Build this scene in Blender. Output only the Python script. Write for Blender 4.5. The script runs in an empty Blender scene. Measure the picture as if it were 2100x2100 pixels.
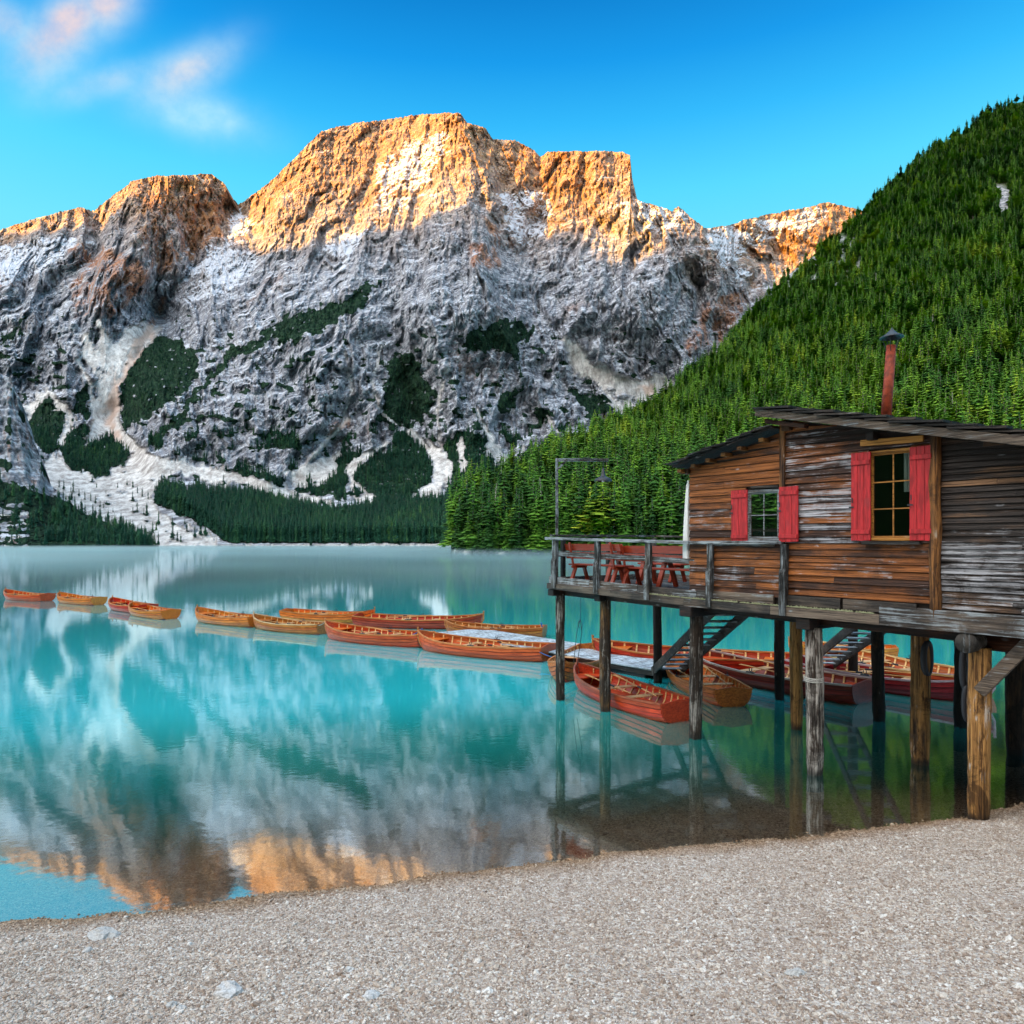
import bpy, math, random
import numpy as np
from mathutils import Vector, Matrix, Euler
random.seed(7); RS = np.random.RandomState(11)
R = math.radians
SC = bpy.context.scene
COL = SC.collection
PI = math.pi
# ------------------------------------------------------------------ camera
CAMH = 3.95; FPX = 1434.0; HY = 1112.0
cam = bpy.data.cameras.new('camera'); camo = bpy.data.objects.new('camera', cam); COL.objects.link(camo)
cam.sensor_width = 36; cam.lens = 36*FPX/2100; cam.shift_y = (HY-1050)/2100
cam.clip_start = 0.1; cam.clip_end = 20000
camo.location = (0, 0, CAMH); camo.rotation_euler = (R(90), 0, 0)
SC.camera = camo
# ------------------------------------------------------------------ sun
SUN_EL = R(9.0); SUN_D = Vector((0.76, 0.65, 0)).normalized()      # horizontal travel direction of the light
sl = bpy.data.lights.new('sun', 'SUN'); sl.energy = 5.0; sl.angle = R(0.5); sl.color = (1.0, 0.46, 0.045)
so = bpy.data.objects.new('sun', sl); COL.objects.link(so)
to_sun = Vector((-SUN_D.x*math.cos(SUN_EL), -SUN_D.y*math.cos(SUN_EL), math.sin(SUN_EL)))
so.rotation_euler = to_sun.to_track_quat('Z', 'Y').to_euler(); so.location = (-50, -50, 80)
# ------------------------------------------------------------------ view
SC.view_settings.view_transform = 'Standard'; SC.view_settings.look = 'None'
SC.view_settings.gamma = 1.0; SC.view_settings.use_curve_mapping = False
SC.view_settings.exposure = 1.86

# ------------------------------------------------------------------ node helper
class NT:
    def __init__(s, tree): s.t = tree; s.n = tree.nodes; s.l = tree.links
    def add(s, typ, **kw):
        n = s.n.new(typ)
        for k, v in kw.items():
            if k.startswith('i_'):
                key = k[2:]; key = int(key) if key.isdigit() else key.replace('_', ' ')
                s.set(n.inputs[key], v)
            else: setattr(n, k, v)
        return n
    def set(s, sock, v):
        if isinstance(v, bpy.types.NodeSocket): s.l.new(v, sock)
        else:
            if hasattr(sock, 'default_value'):
                if sock.type == 'RGBA' and len(v) == 3: v = (*v, 1)
                sock.default_value = v
    def math(s, op, a, b=0.5, c=None, clamp=False):
        n = s.n.new('ShaderNodeMath'); n.operation = op; n.use_clamp = clamp
        s.set(n.inputs[0], a); s.set(n.inputs[1], b)
        if c is not None: s.set(n.inputs[2], c)
        return n.outputs[0]
    def vmath(s, op, a, b=(0, 0, 0)):
        n = s.n.new('ShaderNodeVectorMath'); n.operation = op; s.set(n.inputs[0], a)
        if op == 'SCALE': s.set(n.inputs['Scale'], b)
        else: s.set(n.inputs[1], b)
        return n.outputs[0]
    def mix(s, f, a, b, mode='MIX'):
        n = s.n.new('ShaderNodeMix'); n.data_type = 'RGBA'; n.blend_type = mode
        s.set(n.inputs['Factor'], f); s.set(n.inputs['A'], a) if 0 else None
        ins = [i for i in n.inputs if i.type == 'RGBA']
        s.set(ins[0], a); s.set(ins[1], b)
        return [o for o in n.outputs if o.type == 'RGBA'][0]
    def noise(s, vec, scale, detail=4, rough=0.55, dist=0.0):
        n = s.n.new('ShaderNodeTexNoise'); s.set(n.inputs['Vector'], vec)
        s.set(n.inputs['Scale'], scale); s.set(n.inputs['Detail'], detail)
        s.set(n.inputs['Roughness'], rough); s.set(n.inputs['Distortion'], dist)
        return n.outputs['Fac']
    def voro(s, vec, scale, feat='F1', out='Distance'):
        n = s.n.new('ShaderNodeTexVoronoi'); n.feature = feat
        s.set(n.inputs['Vector'], vec); s.set(n.inputs['Scale'], scale)
        return n.outputs[out]
    def ramp(s, f, stops, interp='LINEAR'):
        n = s.n.new('ShaderNodeValToRGB'); n.color_ramp.interpolation = interp
        el = n.color_ramp.elements
        while len(el) < len(stops): el.new(0.5)
        for e, (p, c) in zip(el, stops):
            e.position = p; e.color = (c, c, c, 1) if isinstance(c, (int, float)) else (*c, 1)
        s.set(n.inputs[0], f)
        return n.outputs[0]
    def scale(s, vec, v):
        n = s.n.new('ShaderNodeMapping'); s.set(n.inputs['Vector'], vec); n.inputs['Scale'].default_value = v
        return n.outputs[0]
    def sep(s, vec):
        n = s.n.new('ShaderNodeSeparateXYZ'); s.set(n.inputs[0], vec); return n.outputs
    def comb(s, x, y, z):
        n = s.n.new('ShaderNodeCombineXYZ')
        for i, v in enumerate((x, y, z)): s.set(n.inputs[i], v)
        return n.outputs[0]
    def smooth(s, x, a, b, lo=0.0, hi=1.0):
        n = s.n.new('ShaderNodeMapRange'); n.interpolation_type = 'SMOOTHSTEP'
        s.set(n.inputs[0], x)
        for i, v in enumerate((a, b, lo, hi)): s.set(n.inputs[i+1], v)
        return n.outputs[0]
def new_mat(name):
    m = bpy.data.materials.new(name); m.use_nodes = True
    m.node_tree.nodes.clear()
    k = NT(m.node_tree)
    return m, k
def finish(k, color, rough=0.7, bump=None, bstr=0.5, bdist=0.01, spec=0.3, metal=0.0, **kw):
    p = k.add('ShaderNodeBsdfPrincipled')
    k.set(p.inputs['Base Color'], color); k.set(p.inputs['Roughness'], rough)
    k.set(p.inputs['Metallic'], metal); k.set(p.inputs['Specular IOR Level'], spec)
    for a, b in kw.items(): k.set(p.inputs[a.replace('_', ' ')], b)
    if bump is not None:
        b = k.add('ShaderNodeBump'); k.set(b.inputs['Height'], bump)
        b.inputs['Strength'].default_value = bstr; b.inputs['Distance'].default_value = bdist
        k.l.new(b.outputs[0], p.inputs['Normal'])
    o = k.add('ShaderNodeOutputMaterial'); k.l.new(p.outputs[0], o.inputs[0])
    return p

# ------------------------------------------------------------------ sky
W = bpy.data.worlds.new('World'); SC.world = W; W.use_nodes = True
W.node_tree.nodes.clear(); k = NT(W.node_tree)
tc = k.add('ShaderNodeTexCoord').outputs['Generated']
nrm = k.vmath('NORMALIZE', tc)
xyz = k.sep(nrm)
sky = k.add('ShaderNodeTexSky'); sky.sky_type = 'NISHITA'; sky.sun_disc = False
sky.sun_elevation = SUN_EL; sky.sun_rotation = math.atan2(to_sun.x, to_sun.y)
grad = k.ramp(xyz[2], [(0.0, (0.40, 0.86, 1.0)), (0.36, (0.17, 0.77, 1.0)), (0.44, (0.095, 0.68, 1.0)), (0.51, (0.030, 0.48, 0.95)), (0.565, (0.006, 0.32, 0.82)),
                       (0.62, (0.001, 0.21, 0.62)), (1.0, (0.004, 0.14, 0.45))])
# dawn glow round the sun's side of the sky, brightened as fill light, falling off smoothly to the far side
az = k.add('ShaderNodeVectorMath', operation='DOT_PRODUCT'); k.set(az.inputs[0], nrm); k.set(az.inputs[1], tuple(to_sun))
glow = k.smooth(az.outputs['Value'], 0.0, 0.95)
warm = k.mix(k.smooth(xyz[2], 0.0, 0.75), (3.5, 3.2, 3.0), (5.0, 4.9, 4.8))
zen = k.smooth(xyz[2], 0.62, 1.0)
base = k.mix(zen, grad, (1.3, 1.8, 2.3))  # zenith out of view brightened as added fill light for the beach
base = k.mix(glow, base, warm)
# clouds: soft long-exposure streaks, in direction coordinates
yy = k.math('MAXIMUM', xyz[1], 0.05)
cx = k.math('DIVIDE', xyz[0], yy); cz = k.math('DIVIDE', xyz[2], yy)
front = k.smooth(xyz[1], 0.05, 0.3)
cv = k.comb(cx, cz, 0.0)
wob = k.noise(cv, 9, 3, 0.5)
wob2 = k.noise(k.scale(cv, (1, 1, 1)), 22, 4, 0.6)
total = None; pinkm = None
for (px, py, sa, sb, ang, amt, pk) in [(128, 62, 120, 62, 40, 0.95, 1.0), (215, 8, 70, 60, 35, 0.75, .9), (385, 143, 110, 46, 28, 0.72, .6), (205, 172, 110, 34, 18, 0.42, .6),
                                        (405, 238, 130, 50, -15, 0.52, .0), (8, 40, 45, 60, 60, 0.6, 1.0), (130, 130, 90, 45, 40, .35, .4)]:
    u0 = (px-1050)/FPX; v0 = (HY-py)/FPX; c, s_ = math.cos(R(ang)), math.sin(R(ang)); sa *= 1.08; sb *= 1.08; amt = min(1, amt*1.25)
    dx = k.math('SUBTRACT', cx, u0); dz = k.math('SUBTRACT', cz, v0)
    a = k.math('ADD', k.math('MULTIPLY', dx, c*FPX/sa), k.math('MULTIPLY', dz, s_*FPX/sa))
    b = k.math('ADD', k.math('MULTIPLY', dx, -s_*FPX/sb), k.math('MULTIPLY', dz, c*FPX/sb))
    r2 = k.math('ADD', k.math('MULTIPLY', a, a), k.math('MULTIPLY', b, b))
    r2 = k.math('ADD', r2, k.math('MULTIPLY', k.math('SUBTRACT', wob, 0.55), 1.2))
    m = k.math('MULTIPLY', k.math('EXPONENT', k.math('MULTIPLY', k.math('MAXIMUM', r2, 0.0), -1.5)), amt)
    total = m if total is None else k.math('SUBTRACT', k.math('ADD', total, m), k.math('MULTIPLY', total, m))
    p_ = k.math('MULTIPLY', m, pk); pinkm = p_ if pinkm is None else k.math('MAXIMUM', pinkm, p_)
total = k.math('MULTIPLY', k.math('MULTIPLY', total, front), k.smooth(wob2, 0.25, 0.72, 0.62, 1.1))
ccol = k.mix(k.math('MULTIPLY', pinkm, 1.1, clamp=True), (0.50, 0.84, 1.0), (0.76, 0.66, 0.72))
base = k.mix(total, base, ccol)
nis = k.vmath('SCALE', sky.outputs[0], 0.10)
comb = k.mix(0.05, base, nis)
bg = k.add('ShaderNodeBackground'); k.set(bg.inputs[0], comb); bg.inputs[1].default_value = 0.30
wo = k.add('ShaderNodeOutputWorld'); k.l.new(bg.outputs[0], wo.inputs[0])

# ------------------------------------------------------------------ numpy noise
def _hash(ix, iy, seed):
    h = (ix.astype(np.int64)*374761393 + iy.astype(np.int64)*668265263 + seed*982451653) & 0xffffffff
    h = ((h ^ (h >> 13))*1274126177) & 0xffffffff
    return (h ^ (h >> 16)) & 0xffffffff
def perlin(x, y, seed=0):
    xi = np.floor(x); yi = np.floor(y); fx = x-xi; fy = y-yi
    u = fx*fx*fx*(fx*(fx*6-15)+10); v = fy*fy*fy*(fy*(fy*6-15)+10)
    def g(dx, dy):
        a = _hash(xi+dx, yi+dy, seed).astype(np.float64)*(2*PI/4294967296.0)
        return np.cos(a)*(fx-dx)+np.sin(a)*(fy-dy)
    a = g(0, 0)*(1-u)+g(1, 0)*u; b = g(0, 1)*(1-u)+g(1, 1)*u
    return (a*(1-v)+b*v)*1.5
def fbm(x, y, seed=0, octv=4, lac=2.0, gain=0.5):
    s = 0; a = 1; t = 0
    for i in range(octv):
        s = s+a*perlin(x, y, seed+i*17); t += a; a *= gain; x = x*lac+3.1; y = y*lac+7.7
    return s/t
def ridged(x, y, seed=0, octv=4, lac=2.0, gain=0.5):
    s = 0; a = 1; t = 0
    for i in range(octv):
        s = s+a*(1-np.abs(perlin(x, y, seed+i*17))*2); t += a; a *= gain; x = x*lac+3.1; y = y*lac+7.7
    return s/t
def sstep(x, a, b):
    t = np.clip((x-a)/(b-a), 0, 1); return t*t*(3-2*t)
def inpoly(px, py, poly):
    c = np.zeros(px.shape, bool); n = len(poly); j = n-1
    for i in range(n):
        xi, yi = poly[i]; xj, yj = poly[j]
        if yi != yj:
            m = ((yi > py) != (yj > py)) & (px < (xj-xi)*(py-yi)/(yj-yi)+xi); c ^= m
        j = i
    return c
def polydist(px, py, pl):
    """unsigned distance and signed side to a polyline"""
    best = np.full(px.shape, 1e9); side = np.zeros(px.shape)
    for (x0, y0), (x1, y1) in zip(pl[:-1], pl[1:]):
        dx, dy = x1-x0, y1-y0; L2 = dx*dx+dy*dy
        t = np.clip(((px-x0)*dx+(py-y0)*dy)/L2, 0, 1)
        d = np.hypot(px-x0-t*dx, py-y0-t*dy)
        m = d < best; best = np.where(m, d, best)
        side = np.where(m, np.sign((px-x0)*dy-(py-y0)*dx), side)
    return best, side

# ------------------------------------------------------------------ object helpers
def tag(o, label=None, cat=None, group=None, kind=None):
    if label: o['label'] = label
    if cat: o['category'] = cat
    if group: o['group'] = group
    if kind: o['kind'] = kind
    return o
def link(o, parent=None):
    COL.objects.link(o)
    if parent is not None: o.parent = parent
    return o
def empty(name, loc=(0, 0, 0), rz=0, label=None, cat=None, group=None, parent=None):
    o = bpy.data.objects.new(name, None); link(o, parent); o.location = loc; o.rotation_euler = (0, 0, rz)
    o.empty_display_size = 0.2
    return tag(o, label, cat, group)
def copy_tree(o, parent=None):
    c = o.copy(); COL.objects.link(c); c.parent = parent
    for ch in list(o.children): copy_tree(ch, c)
    return c
class MB:
    def __init__(s): s.v = []; s.f = []; s.m = []
    def add(s, vs, fs, mi=0):
        o = len(s.v); s.v.extend([tuple(v) for v in vs]); s.f.extend([tuple(i+o for i in f) for f in fs]); s.m.extend([mi]*len(fs)); return s
    def hexa(s, p, mi=0):      # p: 8 points, bottom ring 0-3 ccw from above, top ring 4-7
        return s.add(p, [(3, 2, 1, 0), (4, 5, 6, 7), (0, 1, 5, 4), (1, 2, 6, 5), (2, 3, 7, 6), (3, 0, 4, 7)], mi)
    def box(s, x0, x1, y0, y1, z0, z1, mi=0, bev=0.0):
        if bev <= 0:
            return s.hexa([(x0, y0, z0), (x1, y0, z0), (x1, y1, z0), (x0, y1, z0), (x0, y0, z1), (x1, y0, z1), (x1, y1, z1), (x0, y1, z1)], mi)
        b = min(bev, (x1-x0)/2.1, (y1-y0)/2.1, (z1-z0)/2.1)
        rings = [(z0, b), (z0+b, 0), (z1-b, 0), (z1, b)]
        vs = []; fs = []
        for z, i in rings:
            c = b
            x_, X_, y_, Y_ = x0+i, x1-i, y0+i, y1-i
            vs += [(x_+c, y_, z), (X_-c, y_, z), (X_, y_+c, z), (X_, Y_-c, z), (X_-c, Y_, z), (x_+c, Y_, z), (x_, Y_-c, z), (x_, y_+c, z)]
        for r in range(3):
            for j in range(8):
                a = r*8+j; b2 = r*8+(j+1) % 8; fs.append((a, b2, b2+8, a+8))
        fs.append(tuple(range(7, -1, -1))); fs.append(tuple(range(24, 32)))
        return s.add(vs, fs, mi)
    def beam(s, a, b, w, h, up=(0, 0, 1), mi=0, bev=0.0):    # box from point a to b, width w (sideways) height h
        a = Vector(a); b = Vector(b); d = (b-a); L = d.length; d.normalize(); upv = Vector(up)
        side = d.cross(upv)
        if side.length < 1e-4: side = d.cross(Vector((1, 0, 0)))
        side.normalize(); u2 = side.cross(d)
        t = MB(); t.box(0, L, -w/2, w/2, -h/2, h/2, 0, bev)
        return s.add([a+d*x-side*y+u2*z for x, y, z in t.v], t.f, mi)
    def tube(s, pts, rad, n=10, mi=0, cap=True, jit=0.0):
        pts = [Vector(p) for p in pts]; N = len(pts)
        if not hasattr(rad, '__len__'): rad = [rad]*N
        vs = []; fs = []; prev = None
        for i, p in enumerate(pts):
            d = (pts[min(i+1, N-1)]-pts[max(i-1, 0)]).normalized()
            if prev is None: a = d.orthogonal().normalized()
            else:
                a = prev-d*prev.dot(d)
                a = a.normalized() if a.length > 1e-5 else d.orthogonal().normalized()
            prev = a; b = d.cross(a)
            for j in range(n):
                t = 2*PI*j/n; r = rad[i]*(1+(random.uniform(-jit, jit) if jit else 0))
                vs.append(p+a*(math.cos(t)*r)+b*(math.sin(t)*r))
        for i in range(N-1):
            for j in range(n):
                fs.append((i*n+j, i*n+(j+1) % n, (i+1)*n+(j+1) % n, (i+1)*n+j))
        if cap: fs.append(tuple(range(n-1, -1, -1))); fs.append(tuple((N-1)*n+j for j in range(n)))
        return s.add(vs, fs, mi)
    def lathe(s, prof, n=20, cx=0, cy=0, mi=0):
        vs = []; fs = []
        for r, z in prof:
            for j in range(n): t = 2*PI*j/n; vs.append((cx+r*math.cos(t), cy+r*math.sin(t), z))
        for i in range(len(prof)-1):
            for j in range(n): fs.append((i*n+j, i*n+(j+1) % n, (i+1)*n+(j+1) % n, (i+1)*n+j))
        return s.add(vs, fs, mi)
    def mesh(s, name, mats, smooth=False):
        me = bpy.data.meshes.new(name); me.from_pydata(s.v, [], s.f)
        if not isinstance(mats, (list, tuple)): mats = [mats]
        for m in mats: me.materials.append(m)
        if len(mats) > 1: me.polygons.foreach_set('material_index', s.m)
        if smooth: me.polygons.foreach_set('use_smooth', [True]*len(s.f))
        me.update(); return me
    def build(s, name, mats, parent=None, smooth=False, color=None, **tg):
        o = bpy.data.objects.new(name, s.mesh(name, mats, smooth)); link(o, parent)
        if color: o.color = (*color, 1)
        return tag(o, **tg) if tg else o
def grid_mesh(name, P, mat, smooth=True, attrs=None, flip=False):
    """P: (rows, cols, 3)"""
    r, c = P.shape[:2]; me = bpy.data.meshes.new(name)
    me.vertices.add(r*c); me.vertices.foreach_set('co', P.astype(np.float32).ravel())
    idx = np.arange(r*c).reshape(r, c)
    q = np.stack([idx[:-1, :-1], idx[:-1, 1:], idx[1:, 1:], idx[1:, :-1]], -1).reshape(-1, 4)
    if flip: q = q[:, ::-1]
    me.loops.add(q.size); me.loops.foreach_set('vertex_index', q.astype(np.int32).ravel())
    me.polygons.add(len(q)); me.polygons.foreach_set('loop_start', np.arange(0, q.size, 4, dtype=np.int32))
    me.polygons.foreach_set('loop_total', np.full(len(q), 4, np.int32))
    me.polygons.foreach_set('use_smooth', np.full(len(q), smooth))
    me.update(calc_edges=True)
    for an, arr in (attrs or {}).items():
        if arr.ndim == 3:
            at = me.attributes.new(an, 'FLOAT_COLOR', 'POINT'); at.data.foreach_set('color', arr.astype(np.float32).reshape(-1))
        else:
            at = me.attributes.new(an, 'FLOAT', 'POINT'); at.data.foreach_set('value', arr.astype(np.float32).ravel())
    me.materials.append(mat)
    o = bpy.data.objects.new(name, me); COL.objects.link(o); return o
def scatter(name, pts, rot, scl, idx, sources, parent=None):
    """one object whose points carry instances of the source meshes"""
    me = bpy.data.meshes.new(name); n = len(pts); me.vertices.add(n)
    me.vertices.foreach_set('co', np.asarray(pts, np.float32).ravel())
    a = me.attributes.new('rot', 'FLOAT_VECTOR', 'POINT'); a.data.foreach_set('vector', np.asarray(rot, np.float32).ravel())
    a = me.attributes.new('scl', 'FLOAT_VECTOR', 'POINT'); a.data.foreach_set('vector', np.asarray(scl, np.float32).ravel())
    a = me.attributes.new('idx', 'INT', 'POINT'); a.data.foreach_set('value', np.asarray(idx, np.int32))
    me.update()
    o = bpy.data.objects.new(name, me); link(o, parent)
    cl = bpy.data.collections.new(name+'_sources')
    for s_ in sources: cl.objects.link(s_)
    g = bpy.data.node_groups.new(name+'_nodes', 'GeometryNodeTree')
    g.interface.new_socket('Geometry', in_out='INPUT', socket_type='NodeSocketGeometry')
    g.interface.new_socket('Geometry', in_out='OUTPUT', socket_type='NodeSocketGeometry')
    gi = g.nodes.new('NodeGroupInput'); go = g.nodes.new('NodeGroupOutput')
    ci = g.nodes.new('GeometryNodeCollectionInfo'); ci.inputs['Collection'].default_value = cl
    ci.inputs['Separate Children'].default_value = True; ci.inputs['Reset Children'].default_value = True
    ip = g.nodes.new('GeometryNodeInstanceOnPoints')
    def na(nm, t):
        x = g.nodes.new('GeometryNodeInputNamedAttribute'); x.data_type = t; x.inputs['Name'].default_value = nm
        return [q for q in x.outputs if q.enabled and q.name == 'Attribute'][0]
    e = g.nodes.new('FunctionNodeEulerToRotation')
    g.links.new(na('rot', 'FLOAT_VECTOR'), e.inputs[0])
    g.links.new(gi.outputs[0], ip.inputs['Points']); g.links.new(ci.outputs[0], ip.inputs['Instance'])
    ip.inputs['Pick Instance'].default_value = True
    g.links.new(na('idx', 'INT'), ip.inputs['Instance Index'])
    g.links.new(e.outputs[0], ip.inputs['Rotation']); g.links.new(na('scl', 'FLOAT_VECTOR'), ip.inputs['Scale'])
    g.links.new(ip.outputs[0], go.inputs[0])
    md = o.modifiers.new('scatter', 'NODES'); md.node_group = g
    return o
def world_at(px, py, D):       # point of the place seen at (px, py) of the photograph, D metres ahead
    return ((px-1050)/FPX*D, D, CAMH+(HY-py)/FPX*D)
# ------------------------------------------------------------------ materials: land
def attr(k, name, out='Color'):
    n = k.add('ShaderNodeAttribute', attribute_name=name); return n.outputs[out]
def mountain_material():
    m, k = new_mat('mountain_rock')
    geo = k.add('ShaderNodeNewGeometry'); P = geo.outputs['Position']; N = k.sep(geo.outputs['Normal'])
    at = k.add('ShaderNodeAttribute', attribute_name='mask'); c = k.add('ShaderNodeSeparateColor'); k.l.new(at.outputs['Color'], c.inputs[0])
    scree, veg, snow = c.outputs[0], c.outputs[1], c.outputs[2]; pink = at.outputs['Alpha']
    fine = k.noise(P, 0.05, 8, 0.72)
    big = k.noise(P, 0.006, 4, 0.6)
    xz = k.sep(P); P2 = k.comb(xz[0], xz[1], k.math('ADD', xz[2], k.math('ADD', k.math('MULTIPLY', xz[0], -0.30), k.math('MULTIPLY', k.noise(P, 0.0022, 2, 0.5), 160.0))))
    strat = k.noise(k.scale(P2, (0.006, 0.006, 0.060)), 1.0, 8, 0.72, 0.5); strat2 = k.noise(k.scale(P2, (0.016, 0.016, 0.17)), 1.0, 5, 0.7, 0.4)
    vert = k.noise(k.scale(P, (0.06, 0.02, 0.010)), 1.0, 6, 0.7, 0.5)
    rock = k.mix(k.smooth(fine, 0.35, 0.68), (0.33, 0.34, 0.375), (0.64, 0.65, 0.68))
    rock = k.mix(k.smooth(strat2, 0.40, 0.60), k.mix(1.0, rock, (0.55, 0.55, 0.58), 'MULTIPLY'), k.mix(1.0, rock, (1.22, 1.22, 1.22), 'MULTIPLY'))
    rock = k.mix(k.smooth(vert, 0.52, 0.66, 0, 0.6), rock, (0.22, 0.225, 0.25))
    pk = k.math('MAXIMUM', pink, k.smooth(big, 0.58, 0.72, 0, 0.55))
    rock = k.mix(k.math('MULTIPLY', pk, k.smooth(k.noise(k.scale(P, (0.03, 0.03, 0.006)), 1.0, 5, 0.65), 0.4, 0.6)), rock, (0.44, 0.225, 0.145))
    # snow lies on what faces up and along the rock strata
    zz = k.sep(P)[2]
    rock = k.mix(k.smooth(k.math('ADD', zz, k.math('MULTIPLY', k.math('SUBTRACT', big, 0.5), 400)), 480, 950, 0, 0.75), rock, k.mix(k.smooth(fine, 0.35, 0.68), (0.25, 0.11, 0.035), (0.62, 0.32, 0.085)))  # warm dolomite higher up, its orange deepened to paint in the sunrise glow
    ck = k.voro(k.vmath('ADD', k.scale(P, (0.035, 0.035, 0.03)), k.vmath('SCALE', k.add('ShaderNodeTexNoise', i_Vector=P, i_Scale=0.03, i_Detail=5.0).outputs['Color'], 2.0)), 1.0, 'DISTANCE_TO_EDGE')
    rock = k.mix(k.smooth(ck, 0.0, 0.10, 0.6, 0.0), rock, (0.10, 0.10, 0.115))
    up = k.math('ADD', k.math('MULTIPLY_ADD', N[2], 0.6, 0.16), k.math('ADD', k.math('MULTIPLY', k.math('SUBTRACT', strat, 0.5), 1.6), k.math('MULTIPLY', k.math('SUBTRACT', strat2, 0.5), 1.5)))
    up = k.math('ADD', up, k.math('MULTIPLY', k.math('SUBTRACT', fine, 0.5), 0.9))
    zz = k.sep(P)[2]
    up = k.math('ADD', up, k.math('MULTIPLY', snow, 0.60))
    up = k.math('ADD', up, k.smooth(zz, 520, 850, -0.05, -0.15))
    sn = k.smooth(up, 0.60, 0.86, 0, 0.85)
    col = k.mix(sn, rock, (0.70, 0.73, 0.80))
    sc = k.mix(k.smooth(k.noise(k.scale(P, (0.07, 0.07, 0.03)), 1.0, 8, 0.78), 0.36, 0.64), (0.30, 0.27, 0.25), (0.74, 0.71, 0.68))
    sc = k.mix(k.math('MULTIPLY', pink, 0.7), sc, (0.62, 0.42, 0.32))
    col = k.mix(scree, col, sc)
    vn = k.smooth(k.noise(P, 0.11, 6, 0.8), 0.36, 0.64)
    vc = k.mix(vn, (0.004, 0.013, 0.012), (0.035, 0.075, 0.04))
    vedge = k.smooth(k.math('ADD', veg, k.math('MULTIPLY', k.math('SUBTRACT', fine, 0.5), 1.5)), 0.35, 0.6)
    col = k.mix(vedge, col, vc)
    h = k.math('ADD', k.math('ADD', k.math('MULTIPLY', strat, 12.0), k.math('MULTIPLY', strat2, 6.5)), k.math('MULTIPLY', k.noise(P, 0.06, 9, 0.78), 4.0))
    h = k.math('ADD', h, k.math('MULTIPLY', vert, 6.0))
    h = k.math('MULTIPLY', h, k.math('SUBTRACT', 1.0, k.math('MULTIPLY', scree, 0.62)))
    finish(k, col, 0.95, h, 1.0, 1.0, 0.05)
    return m
M_MOUNT = mountain_material()
def slope_material():
    m, k = new_mat('forest_floor')
    P = k.add('ShaderNodeNewGeometry').outputs['Position']
    at = k.add('ShaderNodeAttribute', attribute_name='mask'); c = k.add('ShaderNodeSeparateColor'); k.l.new(at.outputs['Color'], c.inputs[0])
    n1 = k.noise(P, 0.12, 6, 0.7); n2 = k.noise(P, 0.02, 4, 0.6)
    g = k.mix(n1, (0.010, 0.025, 0.008), (0.05, 0.10, 0.022))
    g = k.mix(k.smooth(n2, 0.45, 0.7), g, (0.065, 0.085, 0.028))
    r = k.mix(k.smooth(k.noise(k.scale(P, (0.3, 0.3, 0.1)), 1, 6, 0.7), 0.35, 0.65), (0.12, 0.12, 0.13), (0.52, 0.51, 0.52))
    col = k.mix(c.outputs[0], g, r)
    finish(k, col, 0.95, k.math('MULTIPLY', n1, 1.0), 1.0, 1.5, 0.05)
    return m
M_SLOPE = slope_material()
def gravel_color(k, P, wet):
    v = k.voro(P, 34, 'F1', 'Color'); vs = k.sep(v)
    g = k.ramp(vs[0], [(0.0, (0.22, 0.16, 0.125)), (0.35, (0.38, 0.31, 0.26)), (0.7, (0.50, 0.43, 0.375)), (1.0, (0.66, 0.61, 0.55))])
    big = k.noise(P, 0.9, 4, 0.6)
    g = k.mix(k.smooth(big, 0.35, 0.7, 0, 0.35), g, (0.30, 0.235, 0.19))
    return g
def beach_material():
    m, k = new_mat('gravel_ground')
    P = k.add('ShaderNodeNewGeometry').outputs['Position']; z = k.sep(P)[2]
    g = gravel_color(k, P, 0)
    g = k.mix(k.smooth(z, 0.0, 0.09, 1.0, 0.0), g, k.mix(1.0, g, (0.66, 0.52, 0.38), 'MULTIPLY'))
    h = k.math('ADD', k.math('MULTIPLY', k.voro(P, 34), -0.6), k.noise(P, 14, 4, 0.6))
    finish(k, g, 0.9, h, 1.0, 0.03, 0.15)
    return m
M_BEACH = beach_material()
def stone_material(name, lo, mid, hi, loc=False):
    m, k = new_mat(name)
    oi = k.add('ShaderNodeObjectInfo'); P = k.add('ShaderNodeNewGeometry').outputs['Position']; z = k.sep(P)[2]
    g = k.ramp(oi.outputs['Random'], [(0.0, lo), (0.4, mid), (0.8, hi), (1.0, (0.78, 0.74, 0.69))])
    n = k.noise(P, 60, 4, 0.65)
    g = k.mix(k.smooth(n, 0.3, 0.7), k.mix(1.0, g, (0.62, 0.60, 0.58), 'MULTIPLY'), g)
    big = k.noise(P, 0.8, 4, 0.6)
    g = k.mix(k.smooth(big, 0.4, 0.72, 0, 0.35), g, k.mix(1.0, g, (0.70, 0.62, 0.55), 'MULTIPLY'))
    g = k.mix(k.smooth(z, 0.0, 0.10, 1.0, 0.0), g, k.mix(1.0, g, (0.58, 0.46, 0.34), 'MULTIPLY'))
    finish(k, g, 0.85, n, 0.6, 0.01, 0.2)
    return m
M_PEB = stone_material('pebble', (0.28, 0.20, 0.15), (0.45, 0.36, 0.29), (0.59, 0.51, 0.43))
M_ROCK = stone_material('pale_rock', (0.50, 0.49, 0.47), (0.52, 0.51, 0.49), (0.56, 0.55, 0.54))
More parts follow.
